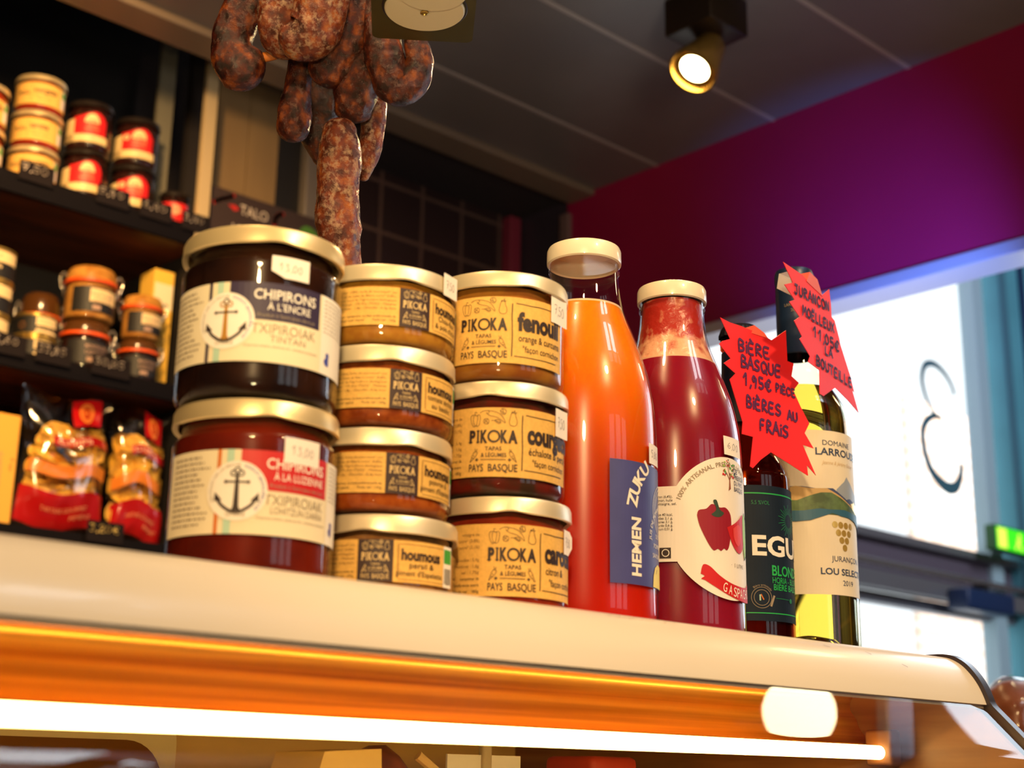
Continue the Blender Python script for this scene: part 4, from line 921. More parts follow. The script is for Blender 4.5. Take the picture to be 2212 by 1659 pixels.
p.text('JURANÇON', 23.6, 85.4, 4.8, BI, 37, 'l', .0); p.text('LOU SELECTION', 13, 73.6, 5.6, BI, 66, 'l', .02); p.text('2019', 34.5, 64.6, 4.6, BI, 13.5, 'l', .002)
p.build('label_print', lab, wrap(.046, f, .00045, .00012), 3.5)

# ---------------------------------------------------------------- fluorescent star signs
M_fluo = mat('fluorescent_red_card', (.95, .030, .045), .55, spec=.3)
M_felt = mat('purple_felt_pen', (.10, .022, .11), .6)
def star(name, label, P0, ang, outline, tab, writing, bend):
    t = thing(name, label, 'price sign', [c * K for c in P0], 'fluorescent star price signs taped to bottle necks', ang); t.scale = (K, K, K)
    def fn(off): return lambda u, v: Vector((u / 1000, bend(u) + off, v / 1000))
    b = NB(); prism(b, outline, lambda u, v: Vector((u / 1000, 0, v / 1000)), lambda u, v: Vector((u / 1000, .0005, v / 1000)))
    for k in range(-116, 48, 4): bmesh.ops.bisect_plane(b, geom=b.verts[:] + b.edges[:] + b.faces[:], dist=1e-7, plane_co=(k / 1000, 0, 0), plane_no=(1, 0, 0))
    for v in b.verts: v.co.y += bend(v.co.x * 1000)
    obj('card', b, M_fluo, t, False)
    p = Print()
    for a in writing: p.pen(*a)
    p.build('lettering', t, lambda u, v, ly: Vector((u / 1000, bend(u) - .0006 - .00008 * ly, v / 1000)), 4)
    b = NB(); prism(b, tab, lambda u, v: Vector((u / 1000, bend(u) - .0004, v / 1000)), lambda u, v: Vector((u / 1000, bend(u) + .018 * max(0, (v - tab[0][1])) / 12 + .0002, v / 1000)))
    obj('taped_tab', b, mat('taped_tab_card', (.95, .14, .10), .25, coat=.8), t, False)
    u0, u1, v0 = tab[0][0], tab[1][0], tab[0][1]
    b = NB(); prism(b, [(u0 - 12, v0 - 6), (u0 - 10, v0 + 8), (u0 + 4, v0 + 14), (u1 - 2, v0 + 13), (u1 + 3, v0 + 4), (u1 + 2, v0 - 8)], lambda u, v: Vector((u / 1000, .016 + .006 * math.sin(u * .3), v / 1000)), lambda u, v: Vector((u / 1000, .0164 + .006 * math.sin(u * .3), v / 1000)))
    tp = mat('clear_sticky_tape', (.85, .84, .80), .25, spec=.8); tp.node_tree.nodes['Principled BSDF'].inputs['Alpha'].default_value = .45; obj('sticky_tape', b, tp, t, False)
    return t
card1 = [(-82.2, 69.1), (-68.5, 68.4), (-51.6, 69.1), (-38.3, 68.7), (-23.2, 68.2), (-11.3, 65.5), (7.4, 78.2), (7.8, 50.3), (15.4, 49.6), (12.2, 37.5), (20.9, 32.9), (13.8, 24.9), (21.7, 11.7), (31.2, -2.0), (25.3, -11.3), (35.0, -23.6), (22.5, -22.1), (36.3, -47.2), (26.4, -39.4), (27.2, -48.6), (5, -41), (-17.1, -34.5), (-30.7, -43.2), (-41.6, -52.1), (-45.2, -51.1), (-39.9, -25.1), (-55.2, -25.3), (-53.6, -15.0), (-70.4, 18.2), (-61.8, 25.2), (-78.7, 30.3), (-68.2, 36.7), (-84.8, 45.5), (-79.8, 49.2), (-68.3, 53.8)]
FP = M_felt
star('star_sign', 'red star card with handwritten beer price in front of the brown beer bottle', (.97, .698, ZC + .2), -.06, card1, [(-38, 66), (-16, 66), (-21, 70), (-34, 74)],
     [('BIÈRE', -57.5, 46.5, 9.5, FP, 2.1, 44, .03), ('BASQUE', -54, 33.2, 9.5, FP, 2.1, 54, .02), ('1,95€', -51.5, 18.2, 9.5, FP, 2.1, 38, .02), ('PIÈCE', -9, 20.2, 6.6, FP, 1.8, 25, -.06), ('BIÈRES', -48.5, -.5, 9.2, FP, 2.1, 47, 0), ('AU', 4.6, -2.4, 7.4, FP, 2.0, 13, 0), ('FRAIS', -31.5, -17.8, 9.6, FP, 2.1, 38, -.02)],
     lambda u: -.0000045 * (u + 20) ** 2 * .3)
card2 = [(-112.6, 60.3), (-72.8, 60.5), (-65.3, 58.9), (-31.5, 54.7), (-15.4, 64.7), (-12.9, 50.9), (-12.8, 39.3), (-6.1, 37.7), (3.2, 22.3), (4.2, 18.5), (25.0, -7.4), (32.0, -20.2), (27.0, -18.7), (39.8, -37.4), (16.3, -31.3), (-12.1, -26.0), (-39.1, -40.0), (-46.9, -39.6), (-45.1, -18.3), (-68.9, -16.6), (-64.5, -10.5), (-84.9, -0.5), (-79.6, 3.1), (-94.8, 13.1), (-83.0, 19.7), (-103.3, 27.6), (-91.8, 32.6), (-111.9, 40.3), (-94.2, 47.3)]
star('star_sign', 'red star card with handwritten wine price turned edge on at the wine bottle neck', (1.04, .685, ZC + .26), .2, card2, [(-66, 57), (-32, 53), (-42, 66), (-58, 68)],
     [('JURANÇON', -93, 38.4, 8.2, FP, 2.0, 76, .06), ('MOËLLEUX', -78, 23.4, 8.2, FP, 2.0, 70, .03), ('11,05€', -57, 9.6, 9, FP, 2.0, 58, 0), ('LA', -33, 0, 7, FP, 1.9, 18, 0), ('BOUTEILLE', -53, -15, 8.2, FP, 2.0, 80, -.03)],
     lambda u: 0.0)
# ---------------------------------------------------------------- dry sausages hanging over the counter
def sausage_mat(name, dark, mid, fat, bloom, amount):
    m, n, l, p = nt(name)
    tc = n.new('ShaderNodeTexCoord')
    t1 = n.new('ShaderNodeTexNoise'); t1.inputs['Scale'].default_value = 95; t1.inputs['Detail'].default_value = 4
    r1 = n.new('ShaderNodeValToRGB'); e = r1.color_ramp.elements
    e[0].position = .36; e[0].color = (*dark, 1); e[1].position = .74; e[1].color = (*fat, 1); k = e.new(.52); k.color = (*mid, 1)
    v = n.new('ShaderNodeTexVoronoi'); v.inputs['Scale'].default_value = 95
    t2 = n.new('ShaderNodeTexNoise'); t2.inputs['Scale'].default_value = 160; t2.inputs['Detail'].default_value = 8; t2.inputs['Roughness'].default_value = .7
    r2 = n.new('ShaderNodeValToRGB'); r2.color_ramp.elements[0].position = .62 - amount * .2; r2.color_ramp.elements[1].position = .78 - amount * .2
    mx = n.new('ShaderNodeMixRGB'); mx.inputs['Color2'].default_value = (*bloom, 1)
    ra = n.new('ShaderNodeMapRange'); ra.inputs['To Min'].default_value = .20; ra.inputs['To Max'].default_value = .75
    bp = n.new('ShaderNodeBump'); bp.inputs['Strength'].default_value = .8; bp.inputs['Distance'].default_value = .003
    ad = n.new('ShaderNodeMath'); ad.operation = 'ADD'
    for a in (t1, t2, v): l.new(tc.outputs['Object'], a.inputs['Vector'])
    l.new(t1.outputs['Fac'], r1.inputs['Fac']); l.new(t2.outputs['Fac'], r2.inputs['Fac'])
    l.new(r1.outputs['Color'], mx.inputs['Color1']); l.new(r2.outputs['Color'], mx.inputs['Fac']); l.new(mx.outputs[0], p.inputs['Base Color'])
    l.new(r2.outputs['Color'], ra.inputs['Value']); l.new(ra.outputs[0], p.inputs['Roughness'])
    l.new(t2.outputs['Fac'], ad.inputs[0]); l.new(v.outputs['Distance'], ad.inputs[1]); l.new(ad.outputs[0], bp.inputs['Height']); l.new(bp.outputs['Normal'], p.inputs['Normal'])
    return m
SA = sausage_mat('dark_chorizo_skin', (.018, .004, .003), (.075, .011, .005), (.36, .085, .012), (.14, .07, .045), .30)
SB = sausage_mat('bloomed_chorizo_skin', (.060, .011, .005), (.17, .030, .009), (.44, .13, .025), (.40, .25, .16), .62)
SD = sausage_mat('blackened_chorizo_skin', (.014, .004, .004), (.040, .008, .005), (.15, .03, .008), (.20, .12, .09), .15)
def sausage(label, pts, rad, m, seed, name='dry_sausage', string=True, knot=None):
    pts = [Vector(p) for p in pts]; base = pts[0].copy()
    t = thing(name, label, 'sausage', base, 'dry sausages hanging in a bunch from the rail')
    path = smooth_prof([tuple(p - base) for p in pts], 9); rads = smooth_prof([(r, 0) for r in rad], 9)
    n = len(path); seg = 30; b = NB(); rings = []
    path = [Vector(p) for p in path]
    # arc length for round ends
    L = [0]
    for a, c in zip(path, path[1:]): L.append(L[-1] + (c - a).length)
    prev = None
    def ring(c, tdir, r, u0):
        s = tdir.cross(Vector((.3, 1, .1))).normalized(); u = s.cross(tdir)
        out = []
        for k in range(seg):
            a = 2 * PI * k / seg; d = s * math.cos(a) + u * math.sin(a)
            q = c + d * r; w = (q + base)
            f1 = noise.noise(w * 38 + Vector((seed, 0, 0))) * .12 + noise.noise(w * 110 + Vector((0, seed, 0))) * .07 + abs(noise.noise(w * 60 + Vector((seed, seed, 0)))) * -.08
            out.append(b.verts.new(c + d * r * (1 + f1)))
        return out
    for i, c in enumerate(path):
        td = (path[min(i + 1, n - 1)] - path[max(i - 1, 0)]).normalized()
        rings.append(ring(c, td, rads[i][0], i))
    # rounded tip
    td = (path[-1] - path[-2]).normalized(); r = rads[-1][0]
    for k in range(1, 6):
        a = k / 6 * PI / 2; rings.append(ring(path[-1] + td * r * .8 * math.sin(a), td, max(r * math.cos(a), .0015), 0))
    td0 = (path[0] - path[1]).normalized(); r = rads[0][0]; head = []
    for k in range(1, 6):
        a = k / 6 * PI / 2; head.append(ring(path[0] + td0 * r * .8 * math.sin(a), -td0, max(r * math.cos(a), .0015), 0))
    rings = head[::-1] + rings
    for A, B in zip(rings, rings[1:]):
        for k in range(seg): b.faces.new((A[k], A[(k + 1) % seg], B[(k + 1) % seg], B[k]))
    b.faces.new(rings[0][::-1]); b.faces.new(rings[-1])
    bmesh.ops.recalc_face_normals(b, faces=b.faces[:])
    obj('casing', b, m, t)
    if knot:
        b = NB(); tube(b, [Vector(q) - base for q in smooth_prof(knot[0], 5)], knot[1], 12); obj('twisted_end', b, mat('tied_end_fat', (.60, .18, .03), .35, noise_amt=.3, scale=120), t)
    if string:
        b = NB(); top = path[0]; tube(b, [top - Vector((0, 0, .002)), Vector((top.x * .9, top.y * .9, .80 - base.z))], .0011, 6); obj('string', b, mat('hanging_twine', (.55, .40, .22), .8), t)
    return t
sausage('left outermost sausage of the hanging bunch with a round orange tip', [(.5416, .8978, .650), (.5419, .9075, .6127), (.5400, .9193, .5834), (.5425, .9205, .5660), (.5495, .9150, .5560)], [.016, .0165, .0175, .0195, .0205], SA, 1,
        knot=([(.5600, .9060, .5665), (.5650, .9000, .5680), (.5705, .8920, .5705), (.5740, .8860, .5730)], .0042))
sausage('second sausage from the left in the bunch, ending above the tied orange knot', [(.5553, .8728, .650), (.5575, .8805, .6079), (.5608, .8858, .5861), (.5690, .8840, .5740)], [.017, .0175, .017, .015], SB, 2)
sausage('thick frosted sausage at the top of the bunch, right of the tied knot', [(.5724, .8385, .645), (.5757, .8473, .5969), (.5746, .8576, .5753), (.5663, .8671, .5685)], [.020, .0215, .021, .0165], SB, 3)
sausage('dark sausage at the centre of the bunch with a rounded lower end', [(.6081, .8473, .660), (.6134, .8565, .6083), (.612, .8678, .5824), (.6067, .8796, .5620)], [.018, .021, .020, .0165], SA, 4)
sausage('narrow necked sausage hanging low at the left of the bunch', [(.5947, .8979, .600), (.5971, .9056, .5571), (.5994, .912, .5347), (.6014, .9166, .520)], [.011, .0115, .0145, .0135], SA, 5, string=False,
        knot=([(.6010, .8860, .5640), (.6055, .8840, .5625), (.6100, .8830, .5640)], .0045))
sausage('blackened sausage deep inside the bunch behind the others', [(.6382, .9201, .630), (.6372, .933, .5732), (.6413, .9396, .5461), (.6526, .9394, .522)], [.018, .021, .019, .013], SD, 6, string=False)
sausage('short dark red sausage just above the long hanging one', [(.6288, .8585, .615), (.6322, .8682, .569), (.6332, .8744, .5504), (.6342, .8785, .5385)], [.014, .0175, .0195, .0165], SA, 7, string=False)
sausage('wrinkled bent sausage forming a loop at the right of the bunch', [(.6221, .8347, .625), (.6316, .8369, .578), (.6403, .8379, .5543), (.6480, .8349, .5445), (.6553, .8257, .5493), (.6553, .8186, .5656), (.6473, .8179, .5893), (.6393, .817, .620)], [.014, .0165, .0165, .0145, .0125, .0115, .0105, .009], SA, 8)
sausage('thin frosted sausage hanging behind the long one at its right', [(.6604, .8832, .600), (.6649, .8908, .5417), (.6678, .8984, .515), (.6686, .9057, .4955)], [.010, .011, .0095, .005], SB, 9, string=False)
sausage('long frosted sausage hanging lowest, reaching down behind the jar lids', [(.6169, .8719, .5080), (.6205, .8745, .4858), (.6258, .8807, .4585), (.6320, .8858, .4294), (.6420, .8885, .3990), (.6480, .889, .375)], [.0145, .0175, .0180, .0178, .0135, .009], SB, 10, string=False)
t = thing('hanging_rail', 'steel rail above the counter that the sausages hang from', 'rail', (.60, .87, .80))
b = NB(); tube(b, [(-.15, 0, .008), (.15, 0, .008)], .009, 12); obj('bar', b, M_steel, t)
for x in (-.14, .14):
    b = NB(); tube(b, [(x, 0, .008), (x, 0, .60)], .005, 8); obj('hanger', b, M_steel, t)

# square plate with a round cream disc, seen from below
ang = math.atan2(.772 - .821, .670 - .609)
t = thing('hanging_plate', 'dark olive square metal plate with a cream disc hung beside the sausages', 'hanging plate', (.608, .757, .570), rz=ang)
b = NB(); box(b, -.040, .040, -.056, .050, 0, .0022)
vs = [e for e in b.edges if abs(e.verts[0].co.z - e.verts[1].co.z) > .001]
bmesh.ops.bevel(b, geom=vs, offset=.006, segments=4, profile=.5, affect='EDGES')
obj('plate', b, mat('olive_steel', (.15, .125, .045), .33, .6, noise_amt=.15, scale=20), t)
M_disc = mat('cream_plastic_disc', (.86, .76, .52), .4)
b = NB(); lathe(b, [(.0300, 0), (.0308, -.0008), (.0308, -.0018), (.0298, -.0028), (.004, -.0028)], 64, cx=.001, cy=0, caps=(False, True)); o = obj('disc', b, M_disc, t)
b = NB(); lathe(b, [(.0262, -.0028), (.0268, -.0036), (.0260, -.0046), (.004, -.0046)], 64, cx=.006, cy=-.030, caps=(False, True)); obj('upper_disc', b, M_disc, t)
b = NB(); lathe(b, [(.0030, -.0028), (.0034, -.0040), (.0022, -.0044), (.0018, -.0036), (.0005, -.0036)], 24, cx=.001, cy=.001, caps=(False, True)); obj('rivet', b, mat('brass_rivet', (.55, .38, .10), .3, .8), o)
b = NB(); lathe(b, [(.0315, -.0001), (.0324, -.0006), (.0330, -.0001)], 64, cx=.001, cy=0, caps=(False, False)); obj('seat_ring', b, M_edge, t)
b = NB(); tube(b, [(0, 0, .002), (0, 0, .82)], .004, 8); obj('hanger_rod', b, M_steel, t)

# ---------------------------------------------------------------- shelf unit behind the counter
M_wood = streak_mat('dark_walnut_board', (.050, .012, .005), (.16, .042, .012), (3, 30, 30), .45)
M_shelf_edge = mat('black_shelf_edge', (.005, .004, .006), .8, spec=.1)
t = thing('shelf_unit', 'dark walnut shelf unit with black shelf edges on the left behind the counter', 'shelf unit', (.85, 2.65, -1.2))
def shelf(z0, z1):
    b = NB(); box(b, -.55, .552, -.19, .17, z0 + 1.2, z1 + 1.2); s = obj('shelf_board', b, M_wood, t, False)
    b = NB(); box(b, -.55, .560, -.20, -.19, z0 + 1.198, z1 + 1.202, .001); obj('front_edge', b, M_shelf_edge, s)
S1, S2, S3 = 1.092, .748, .428
UP = .0006    # goods stand this far clear of the board's own surface
shelf(1.054, S1); shelf(.718, S2); shelf(S3 - .03, S3); shelf(.05, .08)
b = NB(); box(b, -.55, .56, .17, .19, 0, 3.15); obj('back_panel', b, M_black, t, False)
b = NB(); box(b, .552, .562, -.19, .17, 0, 2.252); obj('side_panel', b, M_black, t, False)
b = NB(); box(b, -.56, -.55, -.20, .17, 0, 3.15); obj('side_panel', b, M_black, t, False)
b = NB(); box(b, .535, .563, -.203, -.19, 2.254, 3.15, .001); obj('edge_strip', b, mat('tan_edge_strip', (.48, .36, .20), .5), t, False)
b = NB(); box(b, .478, .515, -.10, -.09, 2.292, 3.15); obj('upright', b, mat('grey_green_upright', (.22, .20, .14), .4, .3), t, False)
# sign board right of the shelves
t = thing('sign_board', 'dark board with red peppers and pale letters, partly behind the squid jar lid', 'sign', (1.575, 2.47, 1.08))
b = NB(); box(b, -.15, .15, -.006, .006, -.26, .125, .002); obj('board', b, mat('dark_sign_board', (.040, .024, .022), .5), t, False)
p = Print(); RD = mat('sign_red', (.50, .02, .015), .5); WH = mat('sign_chalk', (.62, .52, .42), .6)
onsign = lambda u, v, ly: Vector((u / 1000, -.0063 - .0002 * ly, v / 1000))
for nm, mk in (('pepper_picture', lambda q: q.stroke(smooth_prof([(-142, 88), (-128, 98), (-112, 106), (-96, 116)], 5), 9, RD)), ('pepper_picture', lambda q: q.stroke(smooth_prof([(10, 80), (12, 96), (20, 106), (30, 110)], 5), 10, RD)),
               ('pepper_picture', lambda q: q.poly([(-108, 92), (-92, 96), (-80, 88), (-92, 82)], RD, 1)), ('leaf_picture', lambda q: q.poly(smooth_prof([(75, 86), (90, 100), (110, 98), (128, 84), (128, 60), (90, 62), (75, 86)], 4), mat('sign_green', (.07, .20, .03), .5), 1)),
               ('lettering', lambda q: q.text('TALO', -78, 80, 22, WH, 70, 'l')), ('lettering', lambda q: q.text('JAMBON', -100, 30, 24, WH, 130))):
    q = Print(); mk(q); q.build(nm, t, onsign)
b = NB(); box(b, -.02, .02, .006, .046, -.24, .10); obj('mount', b, M_black, t, False)
# jars on the shelves
def shelf_jar(x, y, z, label, word, l1, hj=.0755):
    R = .0468; t = thing('shelf_tapas_jar', label, 'jar', (x, y, z + UP), 'kraft labelled jars stacked on the upper shelf'); f = facing(x, y)
    add_jar(t, R, hj, .0035, TM[0], M_lid, RL=.0495)
    lab = label_patch('label', t, R, f, -70, 70, 12, 58, M_kraft); p = Print()
    p.text('PIKOKA', -33, 31, 9, M_ink, 26, 'c', .015); p.rect(-17, -16.4, 16, 55, M_ink); p.text(word, -13, 37, 10.5, M_ink, 5.0 * len(word), 'l', .03); p.text(l1, 6, 28, 4.5, M_ink2, 34, 'c'); p.text('"façon tapas', 8, 20, 4.2, M_ink2, 28, 'c'); p.rect(-13, 42, 53, 53.5, M_ink2); p.lines(-60, -44, 16, 55, 8, M_ink2, 1.5)
    p.rect(46, 62, 18, 56, M_white, 0); p.rect(47, 60, 40, 54, M_green, 1)
    p.build('label_print', lab, wrap(R, f, .0005, .0002), 4)
for k, (w, l1, lb) in enumerate((('courgette', 'échalote & persil', 'bottom courgette jar of the shelf stack, price ticket before it'), ('carotte', 'citron & cumin', 'carrot jar in the middle of the shelf stack'), ('courgette', 'échalote & persil', 'courgette jar topmost of the shelf stack'))):
    shelf_jar(1.055, 2.515, S1 + .076 * k, lb, w, l1)
for k, (w, l1, lb) in enumerate((('fenouil', 'orange', 'lower kraft jar of the stack cut by the left picture edge'), ('ratatouille', 'tomate', 'upper kraft jar of the stack cut by the left picture edge'))):
    shelf_jar(.945, 2.520, S1 + .089 * k, lb, w, l1, .088)
M_rlab = mat('red_jar_label', (.62, .012, .015), .45); M_darkjar = content_mat('dark_jam', (.030, .008, .006), (.015, .005, .004), 50, .25)
M_blid = mat('black_jar_lid', (.020, .014, .012), .3, .3)
def red_jar(x, y, z, label, variant):
    R = .0445; Hj = .105; t = thing('red_label_jar', label, 'jar', (x, y, z + UP), 'red labelled dark jars on the upper shelf'); f = facing(x, y)
    add_jar(t, R, Hj, .004, M_darkjar, M_blid, RL=.0455)
    out = [(-34, 14), (34, 14), (34, 62), (28, 72), (18, 79), (8, 80), (-4, 76), (-20, 70), (-34, 68)]
    lab = label_patch('label', t, R, f, 0, 0, 0, 0, M_rlab, outline=out); p = Print(); Y = mat('butter_ink', (.74, .55, .26), .5)
    p.rect(-70, 40, 14, 30, Y, 0); p.rect(-60, -32, 14, 64, Y, 0)
    p.poly([(4 + 15 * math.cos(math.radians(a)), 56 + 19 * math.sin(math.radians(a))) for a in range(0, 181, 12)], Y, 1)
    p.text('ITSASO', 5, 60, 4, M_redink, 20, 'c'); p.lines(-6, 16, 57, 60, 1, M_redink, 1.5)
    p.text('PIPERADE' if variant else 'AXOA', 5, 47, 6, mat('salmon_ink', (.80, .30, .14), .5), 30 if variant else 22, 'c', .01); p.text('BASQUAISE', 5, 39, 5, MT['salmon_ink'], 28, 'c')
    if variant: p.disc(-22, 58, 6.5, Y, 1); p.disc(-21, 58, 3.4, M_grey, 2)
    p.text('300 g', 2, 19, 5, M_grey, 16)
    p.build('label_print', lab, wrap(R, f, .0005, .0002), 4)
for k in (0, 1):
    red_jar(1.162, 2.51, S1 + .105 * k, ('lower', 'upper')[k] + ' red labelled jar of the pair beside the kraft label stack', 0)
    red_jar(1.268, 2.51, S1 + .105 * k - (0), ('lower', 'upper')[k] + ' red labelled jar with pale oval mark, pair nearer the tan strip', 1)
t = thing('small_red_jar', 'small dark jar with red label at the right end of the upper shelf', 'jar', (1.360, 2.50, S1)); f = facing(1.36, 2.5)
add_jar(t, .030, .078, .003, M_darkjar, M_blid, RL=.031)
lab = label_patch('label', t, .030, f, -34, 34, 12, 52, M_rlab); p = Print(); p.disc(4, 36, 11, mat('salmon_label', (.72, .30, .16), .5), 1); p.text('PIMENT', 4, 34, 4, M_redink, 16, 'c', layer=2); p.build('label_print', lab, wrap(.03, f, .0005, .0002), 4)
# tins on the middle shelf
M_tin = mat('gold_tin', (.66, .44, .12), .28, .85)
def tin(x, y, z, R, h, label, group, words, split):
    t = thing('foie_tin', label, 'tin', (x, y, z + UP), group); f = facing(x, y)
    b = NB(); lathe(b, [(R * .96, 0), (R, .001), (R, .004), (R - .0015, .0055), (R - .0015, h - .0055), (R, h - .004), (R, h - .001), (R * .97, h), (R * .93, h - .0015), (.004, h - .0015)], 64, caps=(True, True)); obj('can', b, M_tin, t)
    p = Print(); hh = h * 1000
    p.rect(-R * 2600, R * 2600, 6, hh - 6, M_black, 0)
    CR = mat('buff_ink', (.78, .58, .30), .5)
    if split: p.rect(0, 44, 7, hh - 7, CR, 1); p.rect(0, 44, hh * .28, hh * .46, M_black, 2); p.ring(-26, hh * .45, 6, .7, mat('copper_ink', (.45, .18, .05), .5)); p.text(words[0], 3, hh * .60, 5, M_grey, 34, layer=2); p.text(words[1], 3, hh * .32, 4.5, CR, 32, layer=3)
    else: p.rect(-60, 60, hh * .55, hh - 7, CR, 1); p.text(words[0], 0, hh * .68, 7, M_grey, 44, 'c', layer=2); p.text(words[1], 0, hh * .36, 8, CR, 46, 'c', .01, .25, 2); p.text(words[2], 2, hh * .18, 6, CR, 26, 'c', layer=2)
    p.build('wrapper', t, wrap(R - .0015, f, .0004, .0002), 4)
for k in range(3): tin(.993, 2.51, S2 + .0655 * k - .0, .048, .065, ('bottom', 'middle', 'top')[k] + ' tin of the tall tin stack at the left picture edge', 'duck tins stacked at the left edge', ('MONTAUZER', 'Confit de', 'canard'), False)
for k in range(2): tin(1.098, 2.515, S2 + .046 * k, .042, .045, ('lower', 'upper')[k] + ' small black and buff tin of the low pair on the middle shelf', 'small black and buff tins', ('PATE BASQUE', 'piment'), True)
# clip-top jars with orange rubber seals
M_seal = mat('orange_rubber_seal', (.75, .085, .010), .45); M_foie = content_mat('amber_foie_gras', (.50, .24, .05), (.34, .14, .025), 40, .35); M_wire = mat('clip_wire', (.55, .50, .45), .25, .9)
def clip_jar(x, y, z, R, h, label, light):
    t = thing('clip_top_jar', label, 'jar', (x, y, z + UP), 'clip top jars with orange seals on the middle shelf'); f = facing(x, y)
    pr_ = smooth_prof([(R * .86, 0), (R * .97, .003), (R, .010), (R, h * .38), (R * .96, h * .60), (R * .92, h * .64), (R * .97, h * .67)], 5)
    b = NB(); lathe(b, pr_, 56); obj('glass_jar', b, GLASS, t)
    b = NB(); lathe(b, [(r - .002, zz + .002) for r, zz in pr_[:-4]] + [(R * .9, h * .66)], 48); obj('contents', b, M_foie if light else M_darkjar, t)
    b = NB(); lathe(b, [(R * .95, h * .67), (R * 1.05, h * .675), (R * 1.06, h * .70), (R * 1.05, h * .735), (R * .95, h * .74)], 56, caps=(True, True)); obj('seal', b, M_seal, t)
    b = NB(); lathe(b, [(R * 1.0, h * .74), (R * 1.01, h * .80), (R * .96, h * .90), (R * .86, h * .97), (R * .70, h), (.004, h)], 56, caps=(True, True)); obj('glass_lid', b, M_foie if light else mat('amber_glass_lid', (.08, .03, .008), .2, coat=.6), t)
    lab = label_patch('label', t, R, f, -.75 * R * 1000, R * 1250, h * 120, h * 580, M_black); p = Print(); CR = mat('buff_ink', (.78, .58, .30), .5); hh = h * 1000
    p.text('MONTAUZER', 2, hh * .42, hh * .07, mat('mauve_ink', (.42, .26, .20), .5), R * 1000, 'l', .01); p.text('CASSOULET', 2, hh * .30, hh * .07, MT['mauve_ink'], R * 900, 'l', .01); p.rect(6, 22, hh * .16, hh * .24, MT['mauve_ink'])
    if light: p.rect(0, R * 1250, hh * .30, hh * .54, CR, 0); p.text('foie gras', 4, hh * .38, hh * .07, M_grey, R * 800)
    p.build('label_print', lab, wrap(R, f, .0005, .0002), 4)
    for s in (-1, 1):
        a = f + s * 1.45; d = Vector((math.cos(a), math.sin(a), 0)); q = Vector((-math.sin(a), math.cos(a), 0))
        b = NB(); tube(b, smooth_prof([tuple(d * R * 1.00 + Vector((0, 0, h * .50)) + q * .006), tuple(d * R * 1.16 + Vector((0, 0, h * .62))), tuple(d * R * 1.22 + Vector((0, 0, h * .80))), tuple(d * R * 1.10 + Vector((0, 0, h * .90))), tuple(d * R * .98 + Vector((0, 0, h * .82))), tuple(d * R * 1.08 + Vector((0, 0, h * .60)) - q * .006), tuple(d * R * 1.0 + Vector((0, 0, h * .46)) - q * .006)], 5), .0016, 8); obj('clip', b, M_wire, t)
clip_jar(1.2000, 2.515, S2, .047, .104, 'lower clip top jar of the tall pair in the middle of the shelf', False)
clip_jar(1.2020, 2.515, S2 + .104, .049, .112, 'upper clip top jar of the tall pair, its orange seal highest on the shelf', True)
clip_jar(1.3130, 2.508, S2, .040, .090, 'lower clip top jar of the short pair beside the yellow carton', False)
clip_jar(1.3140, 2.508, S2 + .090, .040, .094, 'upper clip top jar of the short pair beside the yellow carton', True)
clip_jar(1.1500, 2.620, S2, .040, .175, 'dark tall clip top jar behind the small tins', False)
t = thing('yellow_carton', 'tall yellow lit carton at the right end of the middle shelf', 'carton', (1.368, 2.56, S2 + UP))
b = NB(); box(b, -.022, .024, -.03, .03, 0, .265, .002); obj('carton', b, mat('yellow_carton', (.85, .52, .08), .45), t, False)
p = Print(); p.lines(-14, 16, 60, 120, 6, M_grey, 3); p.build('small_print', t, lambda u, v, ly: Vector((u / 1000, -.0304 - .0002 * ly, v / 1000)))
p = Print(); p.rect(-20, 22, 180, 235, M_cream, 0); p.build('pale_panel', t, lambda u, v, ly: Vector((u / 1000, -.0304 - .0002 * ly, v / 1000)))
